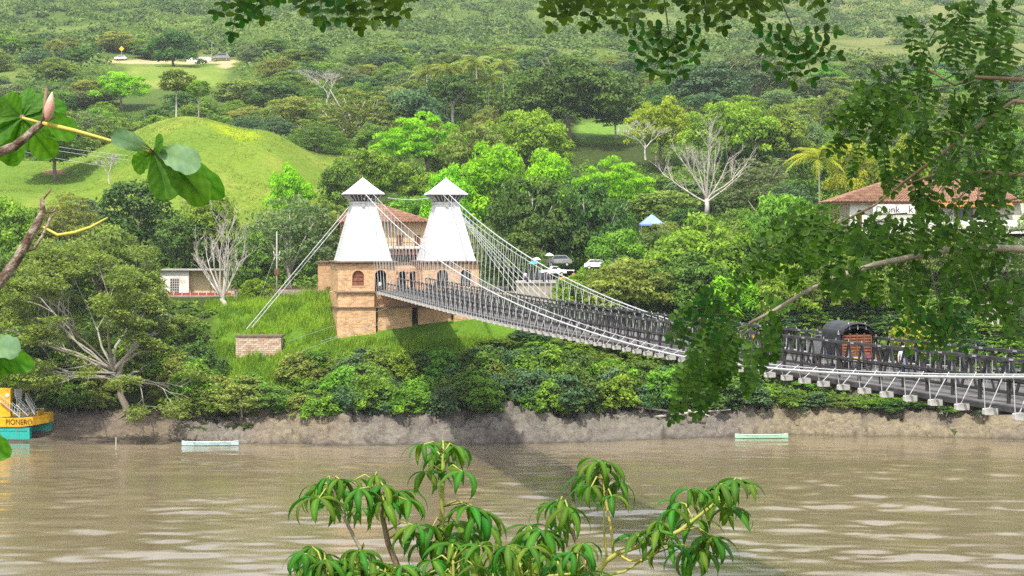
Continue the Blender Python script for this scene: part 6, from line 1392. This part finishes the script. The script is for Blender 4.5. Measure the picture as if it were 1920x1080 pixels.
class Bough:
    def __init__(s, name, label, root, seed): s.t = empty(name, root); tag(s.t, label, 'tree', 'trees overhanging the view'); s.inv = to_root(s.t); s.g = random.Random(seed); s.fronds = []
    def stem(s, pts, r0, r1, mat='brown_stem'):
        w = [P(x, y, Y) for x, y, Y in pts]; n = len(w); o = MB().tube(w, [r0 + (r1 - r0) * i / (n - 1) for i in range(n)], 7).build('branch', M[mat], s.t, True); o.matrix_parent_inverse = s.inv
    def pinna(s, fr, a, d, L, leaf, sc, nrm, gap=.56):
        g = s.g; n = max(2, int(L / (leaf * gap))); p = Vector(a); d = Vector(d).normalized(); pts = [p.copy()]; side = d.cross(nrm).normalized()
        for i in range(n):
            p = p + d * (L / n) * sc; d = (d + Vector((0, 0, -.09))).normalized(); side = (side - d * side.dot(d)).normalized(); pts.append(p.copy())
            for sg in (-1, 1):
                if g.random() < .05 or (in_gap(p) and g.random() < .93): continue
                ld = (d * .36 + side * sg + nrm * g.uniform(-.2, .2)).normalized(); ln = (nrm + Vector((g.uniform(-.25, .25), g.uniform(-.2, .2), g.uniform(-.2, .35)))).normalized(); fr[1].append((p.copy(), ld, ln, leaf * sc * g.uniform(.8, 1.15) * (1 - .25 * i / n)))
        fr[1].append((p.copy(), d, nrm, leaf * sc)); fr[0].tube(pts, [.0011] * len(pts), 4, False)
    def frond(s, x0, y0, x1, y1, Y, leaf=13, pin=46, gap=24):
        g = s.g; Yj = Y + g.uniform(-.35, .35); a = P(x0, y0, Yj); b = P(x1, y1, Yj + g.uniform(-.25, .25)); sc = Yj / F; L = math.hypot(x1 - x0, y1 - y0); fr = (MB(), []); s.fronds.append(fr)
        arch = Vector((0, 0, L * sc * .14)); n = max(2, int(L / gap)); R_ = [a.lerp(b, i / n) + arch * math.sin(math.pi * i / n) for i in range(n + 1)]; fr[0].tube(R_, [.0028 * (1 - .6 * i / n) for i in range(n + 1)], 5, False)
        nrm = Vector((g.uniform(-.35, .35), -1, g.uniform(.1, .7))).normalized()
        for i in range(1, n + 1):
            d = (R_[i] - R_[i - 1]).normalized(); side = d.cross(nrm).normalized(); l = pin * (1 - .45 * i / n) * g.uniform(.85, 1.15)
            s.pinna(fr, R_[i], d * .5 + Vector((g.uniform(-.12, .12), g.uniform(-.25, .1), -.9)), l, leaf, sc, nrm, .6)
            s.pinna(fr, R_[i], d * .9 + Vector((g.uniform(-.2, .2), g.uniform(-.1, .3), g.uniform(.1, .6))), l * .55, leaf, sc, nrm, .6)
        s.pinna(fr, R_[n], (R_[n] - R_[n - 1]).normalized(), pin * .7, leaf, sc, nrm)
    def strand(s, x0, y0, x1, y1, Y, leaf):
        g = s.g; Yj = Y + g.uniform(-.25, .25); a = P(x0, y0, Yj); b = P(x1, y1, Yj + g.uniform(-.1, .1)); sc = Yj / F; fr = (MB(), []); s.fronds.append(fr); nrm = Vector((g.uniform(-.3, .3), -1, g.uniform(.0, .4))).normalized(); s.pinna(fr, a, b - a, math.hypot(x1 - x0, y1 - y0), leaf, sc, nrm, .8)
    def fan(s, x0, y0, hx, hy, Y, dirs, leaf=15, pin=56, gap=.62):
        fr = (MB(), []); s.fronds.append(fr); a = P(x0, y0, Y); h = P(hx, hy, Y); fr[0].tube([a, a.lerp(h, .5), h], [.0022, .002, .0018], 5, False); nrm = Vector((0, -1, .25)).normalized(); sc = Y / F
        for q in dirs: s.pinna(fr, h, Vector((math.cos(math.radians(q)), s.g.uniform(-.25, .25), math.sin(math.radians(q)))), pin * s.g.uniform(.85, 1.1), leaf, sc, nrm, gap)
    def finish(s, limit=300):
        g = s.g; cnt = 0; rest_v = []; rest_f = []; rest_t = []; rm = MB(); base = 0; rn = Vector((0, 0, 0))
        for mb, lv in s.fronds:
            if cnt + len(lv) <= limit:
                fo = mb.build('frond', M['fine_stalk'], s.t, True); fo.matrix_parent_inverse = s.inv; cnt += len(lv)
                for p, d, nn, l in lv:
                    y = nn.cross(d).normalized(); z = d.cross(y); o = obj('leaflet', OVALS[g.randrange(5)], fo); o.matrix_basis = Matrix(((d.x * l, y.x * l, z.x * l, p.x), (d.y * l, y.y * l, z.y * l, p.y), (d.z * l, y.z * l, z.z * l, p.z), (0, 0, 0, 1)))
            else:
                b0 = len(rm.v); rm.v += mb.v; rm.f += [tuple(i + b0 for i in f) for f in mb.f]
                for p, d, nn, l in lv:
                    y = nn.cross(d).normalized(); z = d.cross(y); m = np.array([[*d], [*y], [*z]]) * l; rest_v.append(OV @ m + np.array([*p])); rest_f.append(OF + base); base += len(OV); rest_t += [g.uniform(.05, .95)] * len(OV)
        if rm.v: o = rm.build('leaf_stalks', M['fine_stalk'], s.t, True); o.matrix_parent_inverse = s.inv; o['kind'] = 'stuff'
        if rest_v: o = obj('leaflets', mesh_np('leaflets', np.concatenate(rest_v), np.concatenate(rest_f), LM['fine'], rest_t, True), s.t); o.matrix_parent_inverse = s.inv; o['kind'] = 'stuff'
    def canopy(s, lo, hi, n, leaf, seed):  # unseen leaf mass added above the frame to shade the hanging leaves
        g = np.random.default_rng(seed); pos = g.uniform(lo, hi, (n, 3)); nn = np.array([0, 0, 1.0]) + g.normal(0, .5, (n, 3)); nn /= np.linalg.norm(nn, axis=1, keepdims=True); V, Fq = leaf_quads(pos, nn, leaf, g)
        o = obj('unseen_shade_crown', mesh_np('unseen_shade_crown', V, Fq, LM['fine'], np.repeat(g.uniform(0, 1, n), 4)), s.t); o.matrix_parent_inverse = s.inv; o['kind'] = 'stuff'

YR = 5.6
bt = Bough('overhanging_tree', 'dark fine-leaved tree reaching in from the right with a long thin branch', Vector((2.6, 5.4, -2.8)), 3)
o = MB().tube([(2.6, 5.4, -2.9), (2.55, 5.4, -1.5), (2.5, 5.5, 0), (2.2, 5.5, 1.4), (1.2, 5.2, 2.3)], [.12, .1, .085, .06, .03], 9).build('trunk', M['bark'], bt.t, True); o.matrix_parent_inverse = bt.inv
bt.stem([(2480, 500, YR), (1930, 468, YR), (1850, 464, YR), (1780, 468, YR), (1700, 484, YR), (1640, 496, YR)], .013, .009, 'grey_stem'); bt.stem([(1640, 496, YR), (1560, 522, YR), (1500, 553, YR), (1450, 583, YR), (1405, 606, YR)], .0085, .005, 'grey_stem')
bt.stem([(2480, 120, YR), (1930, 150, YR), (1830, 145, YR), (1790, 160, YR), (1740, 130, YR)], .009, .003); bt.stem([(2480, 230, YR), (1900, 190, YR), (1850, 225, YR), (1790, 270, YR), (1710, 330, YR), (1640, 385, YR), (1560, 425, YR)], .008, .003); bt.stem([(1930, 330, YR), (1850, 322, YR), (1760, 325, YR), (1700, 345, YR)], .006, .003)
FAN = [(1740, 480, 1763, 590, (170, 190, 215, 240, 265, 290, 315, 345, 20), 84)]
for x0, y0, hx, hy, dirs, pin in FAN: bt.fan(x0, y0, hx, hy, 5.2, dirs, 16, pin)
FR = """1405 600 1330 560,1400 600 1290 610,1430 610 1450 640,1425 620 1430 660,1760 140 1630 165,1755 135 1715 55,1760 120 1815 35,1770 150 1840 130,1780 160 1700 200,1790 170 1790 250,1800 150 1860 190,1740 160 1660 215,1730 100 1790 25,
1920 50 1820 75,1925 30 1870 20,1925 110 1850 120,1930 105 1870 90,1900 170 1830 190,1910 180 1850 230,1905 190 1890 260,1840 180 1800 215,1720 180 1590 205,1715 185 1585 250,1710 185 1650 250,1720 190 1730 240,1650 250 1660 315,1630 240 1600 300,
1800 250 1720 260,1760 270 1680 330,1740 300 1790 350,1700 320 1715 350,1620 420 1470 415,1590 425 1430 470,1580 430 1400 505,1560 420 1460 480,1570 430 1500 500,1600 420 1560 490,1640 420 1620 480,
1850 230 1780 300,1900 240 1830 310,1920 260 1870 340,1820 290 1750 350,1880 300 1800 370,1920 320 1850 380,1860 330 1780 400,1920 370 1840 420,1800 330 1750 370,1830 390 1740 440,1900 400 1820 450,1920 430 1850 470,1700 400 1620 440,1680 420 1560 450,1740 420 1640 470,
1600 505 1560 515,1620 500 1600 520,1650 495 1640 530,1680 490 1680 535,1710 487 1705 540,1740 480 1720 570,1780 475 1770 560,1750 480 1850 540,1800 472 1830 540,1850 470 1880 530,1890 470 1910 520,1640 500 1590 520,1925 540 1890 560,1925 580 1900 600,1660 480 1590 450,1720 470 1650 440,1800 455 1740 420,1870 455 1800 430,
1400 610 1290 700,1395 615 1275 750,1400 615 1320 735,1410 615 1350 700,1420 620 1400 700,1430 600 1450 610,1410 600 1440 580,1410 640 1410 690,1380 590 1350 640,1390 600 1310 660,1370 590 1300 580,1340 620 1285 690"""
for f in FR.replace('\n', '').split(','): bt.frond(*[float(v) for v in f.split()], YR, 15.5, 64, 25)
bt.finish(300)
bt.canopy((0.8, 3.3, 1.9), (2.1, 5.2, 2.5), 1700, .05, 7)  # added out of view, placed to shade the right-hand fronds

YT = 4.6
bb = Bough('overhanging_bough', 'dark fine-leaved sprays hanging into the top of the view', Vector((-1.0, 3.2, -1.9)), 8)
o = MB().tube([(-1.9, 3.4, -1.9), (-1.85, 3.5, -.6), (-1.7, 3.7, .5), (-1.3, 4.1, 1.1), (-.6, 4.5, 1.05), (.2, 4.6, 0.95), (.9, 4.6, .85)], [.09, .08, .07, .05, .03, .02, .008], 8).build('trunk', M['bark'], bb.t, True); o.matrix_parent_inverse = bb.inv
bb.fan(1240, -40, 1254, 60, YT, (168, 196, 222, 246, 270, 294, 320, 348, 18), 20, 74, .78); bb.fan(1450, -30, 1495, 71, YT, (160, 190, 216, 242, 268, 294, 320, 346, 16), 20, 76, .78)
for f in "455 -25 432 60,470 -20 450 45,500 -25 492 30,510 -25 520 18,570 -25 590 35,600 -25 605 40,625 -25 635 48,660 -25 680 58,690 -25 705 52,720 -25 745 40,740 -20 750 16,1100 -20 1025 40,1090 -20 1060 30,1130 -20 1090 50,1160 -20 1150 52,1200 -20 1190 42,1290 -30 1330 34,1300 -20 1300 45,1340 -20 1360 52,1380 -20 1400 28,1420 -20 1420 34,1460 -20 1420 24,1500 -20 1540 24,1230 -30 1240 15,1060 -30 1022 12,1520 -30 1545 10".split(','):
    v = [float(q) for q in f.split()]; bb.strand(*v, YT, 21)
    for dx in (-24, 22): bb.strand(v[0] + dx, v[1], v[2] + dx * bb.g.uniform(.8, 1.6), v[3] - bb.g.uniform(8, 34), YT + .1, 20)
bb.finish(300)
bb.canopy((-1.4, 3.2, 1.3), (1.1, 4.4, 1.8), 2600, .05, 9)  # added out of view, placed to shade the top sprays

# ---- broad lobed leaves at the left
def lobe(mb, tints, hub, tip, width, bend, nrm, wav=0.04, seed=0):
    """one rounded lobe from hub to tip (world points), with a shallow trough along its rib"""
    g = random.Random(seed); d = tip - hub; L = d.length; d.normalize(); side = d.cross(nrm).normalized(); n = 31; b0 = len(mb.v)
    for i in range(n):
        t = i / (n - 1); w = width * (0.16 + 0.84 * math.sin(math.pi * min(1, .10 + .62 * t)) ** 1.2) * (1 if t < .82 else math.sqrt(max(0, 1 - ((t - .82) / .18) ** 2)) * .97 + .03) * (.25 + .75 * min(1, t * 2.4)) * (1 + .045 * math.sin(31 * t + seed)); c = hub + d * L * t + Vector((0, 0, -bend * L * t * t)) + nrm * (.05 * L * math.sin(math.pi * t))
        for q in (-1, -.66, -.33, 0, .33, .66, 1):
            mb.v.append(tuple(c + side * w * q + nrm * (.10 * w * abs(q) + wav * L * math.sin(9 * t + 2 * q + seed) * abs(q) ** 2))); tints.append(min(1, max(0, .5 + .42 * math.sin(34 * (t - .22 * abs(q))) * min(1, 2 * abs(q)) - .5 * (q == 0))))
    for i in range(n - 1):
        for k in range(6): a = b0 + i * 7 + k; mb.f.append((a, a + 1, a + 8, a + 7))
    rib = [hub + d * L * t + Vector((0, 0, -bend * L * t * t)) + nrm * (.05 * L * math.sin(math.pi * t)) for t in np.linspace(0, .93, 8)]; return rib
YC = 6.4
ct = empty('broad_leaf_tree', P(-260, 420, YC) + Vector((0, 0, -3.2))); tag(ct, 'tree with huge lobed umbrella leaves reaching in from the left', 'tree'); cinv = to_root(ct)
def cst(name, pts, r, mat, Y=YC):
    o = MB().tube([P(x, y, Y) for x, y in pts], r, 8).build(name, M[mat], ct, True); o.matrix_parent_inverse = cinv; return o
o = MB().tube([P(-260, 420, YC) + Vector((0, 0, -3.2)), P(-262, 900, YC), P(-255, 500, YC), P(-200, 330, YC)], [.1, .08, .06, .035], 9).build('trunk', M['ringed_bark'], ct, True); o.matrix_parent_inverse = cinv
cst('branch', [(-205, 335), (-80, 305), (-5, 287), (28, 274), (50, 256), (66, 241), (79, 231)], [.03, .02, .0175, .017, .0155, .014, .012], 'ringed_bark')
cst('branch', [(-256, 640), (-60, 590), (0, 530), (30, 489), (55, 446), (72, 415), (80, 398), (79, 372)], [.03, .022, .02, .0185, .017, .015, .012, .008], 'ringed_bark')
cst('twig', [(42, 472), (64, 466), (80, 442), (90, 420), (95, 405)], [.006, .006, .006, .005, .004], 'ringed_bark'); cst('twig', [(79, 375), (90, 362), (96, 354)], [.005, .004, .003], 'brown_stem'); cst('twig', [(80, 398), (98, 398), (104, 392)], [.005, .004, .003], 'ringed_bark')
cst('twig', [(80, 425), (108, 441), (140, 436), (170, 426), (202, 408)], [.004, .0062, .0065, .0055, .003], 'yellow_stem')
cst('leaf_stalk', [(80, 231), (140, 245), (200, 262), (247, 274), (287, 287)], [.0085, .0075, .006, .005, .004], 'yellow_stem'); cst('leaf_stalk', [(76, 231), (60, 226), (42, 221)], [.006, .0055, .005], 'yellow_stem', YC + .02); cst('stalk_stub', [(80, 230), (83, 205), (87, 165)], [.007, .006, .0055], 'brown_stem'); cst('stalk_stub', [(82, 228), (95, 224), (106, 219)], [.005, .004, .003], 'brown_stem')
bud = MB(); a = P(88, 227, YC - .03); b_ = P(98, 172, YC - .03); bud.tube([a.lerp(b_, t) for t in np.linspace(0, 1, 8)], [.006, .013, .018, .019, .017, .013, .008, .001], 9); o = bud.build('bud', M['bud'], ct, True); o.matrix_parent_inverse = cinv
def lobed_leaf(hub, tips, Y, dep, mat_top=()):
    h = P(*hub, Y); lf = None; rib_all = MB()
    rib_all.tube([h + Vector((0, .004, 0)), h - Vector((0, .004, 0))], .012, 8); lf = rib_all.build('leaf', M['brown_stem'], ct, True); lf.matrix_parent_inverse = cinv
    for i, (tx, ty, w, bend, dy) in enumerate(tips):
        mb = MB(); ti = []; tip = P(tx, ty, Y + dy); nrm = Vector((.05 * (i % 3 - 1), -1, .25)).normalized(); rib = lobe(mb, ti, h, tip, .84 * w / F * Y, bend, nrm, .035, i + int(hub[0])); me = tint_mesh(mb.mesh('lobe', LM['broad_skylit' if i in mat_top else 'broad'], True), ti); o = obj('lobe', me, lf)
        r = MB().tube([q - nrm * .003 for q in rib], [.0035 * (1 - .75 * k / 7) for k in range(8)], 5); obj('rib', r.mesh('rib', M['brown_stem'], True), lf) if False else obj('rib', r.mesh('rib', M['brown_stem' if i not in mat_top else 'green_stem'], True), lf)
lobed_leaf((42, 221), [(56, 165, 17, 0, .06), (84, 178, 20, 0, .05), (2, 182, 30, 0, -.02), (-50, 205, 30, 0, -.05), (-40, 262, 34, .05, -.03), (14, 305, 34, .06, .03), (100, 294, 32, .04, .05), (146, 246, 32, .04, .08), (124, 196, 24, .0, .10)], YC + .1, 0)
lobed_leaf((287, 283), [(252, 316, 24, .06, .04), (322, 372, 36, .02, -.06), (392, 372, 36, .06, .02), (422, 350, 30, .12, .10), (376, 300, 30, .10, -.16), (262, 262, 26, .0, -.20), (208, 248, 22, .06, -.10), (306, 262, 20, .0, -.1)], YC, 0, (4, 5, 6))
lobed_leaf((-40, 640), [(62, 690, 26, .02, .0), (20, 700, 24, .0, .05), (-10, 720, 26, 0, 0), (40, 655, 26, .02, -.12)], YC - .1, 0, (3,))
lobed_leaf((-60, 790), [(18, 856, 26, .02, 0), (-20, 870, 24, 0, 0)], YC - .1, 0)
for a, b in (((-205, 335), (-40, 640)), ((-256, 640), (-60, 790))): cst('leaf_stalk', [a, ((a[0] + b[0]) / 2 - 10, (a[1] + b[1]) / 2), b], [.006, .006, .005], 'yellow_stem', YC - .05)

# ------------------------------------------------------------------ air
hz_m, nt, N, L = nodes('valley_haze'); ov = N('ShaderNodeOutputMaterial'); pv = N('ShaderNodeVolumePrincipled'); L(pv.outputs[0], ov.inputs['Volume'])
pv.inputs['Color'].default_value = (0.86, 0.92, 1.0, 1); pv.inputs['Density'].default_value = 0.00010; pv.inputs['Anisotropy'].default_value = 0.2
o = MB().box((-1900, -80, -36), (1900, 3100, 420)).build('haze', hz_m); tag(o, 'thin pale haze filling the valley', 'haze', kind='stuff')
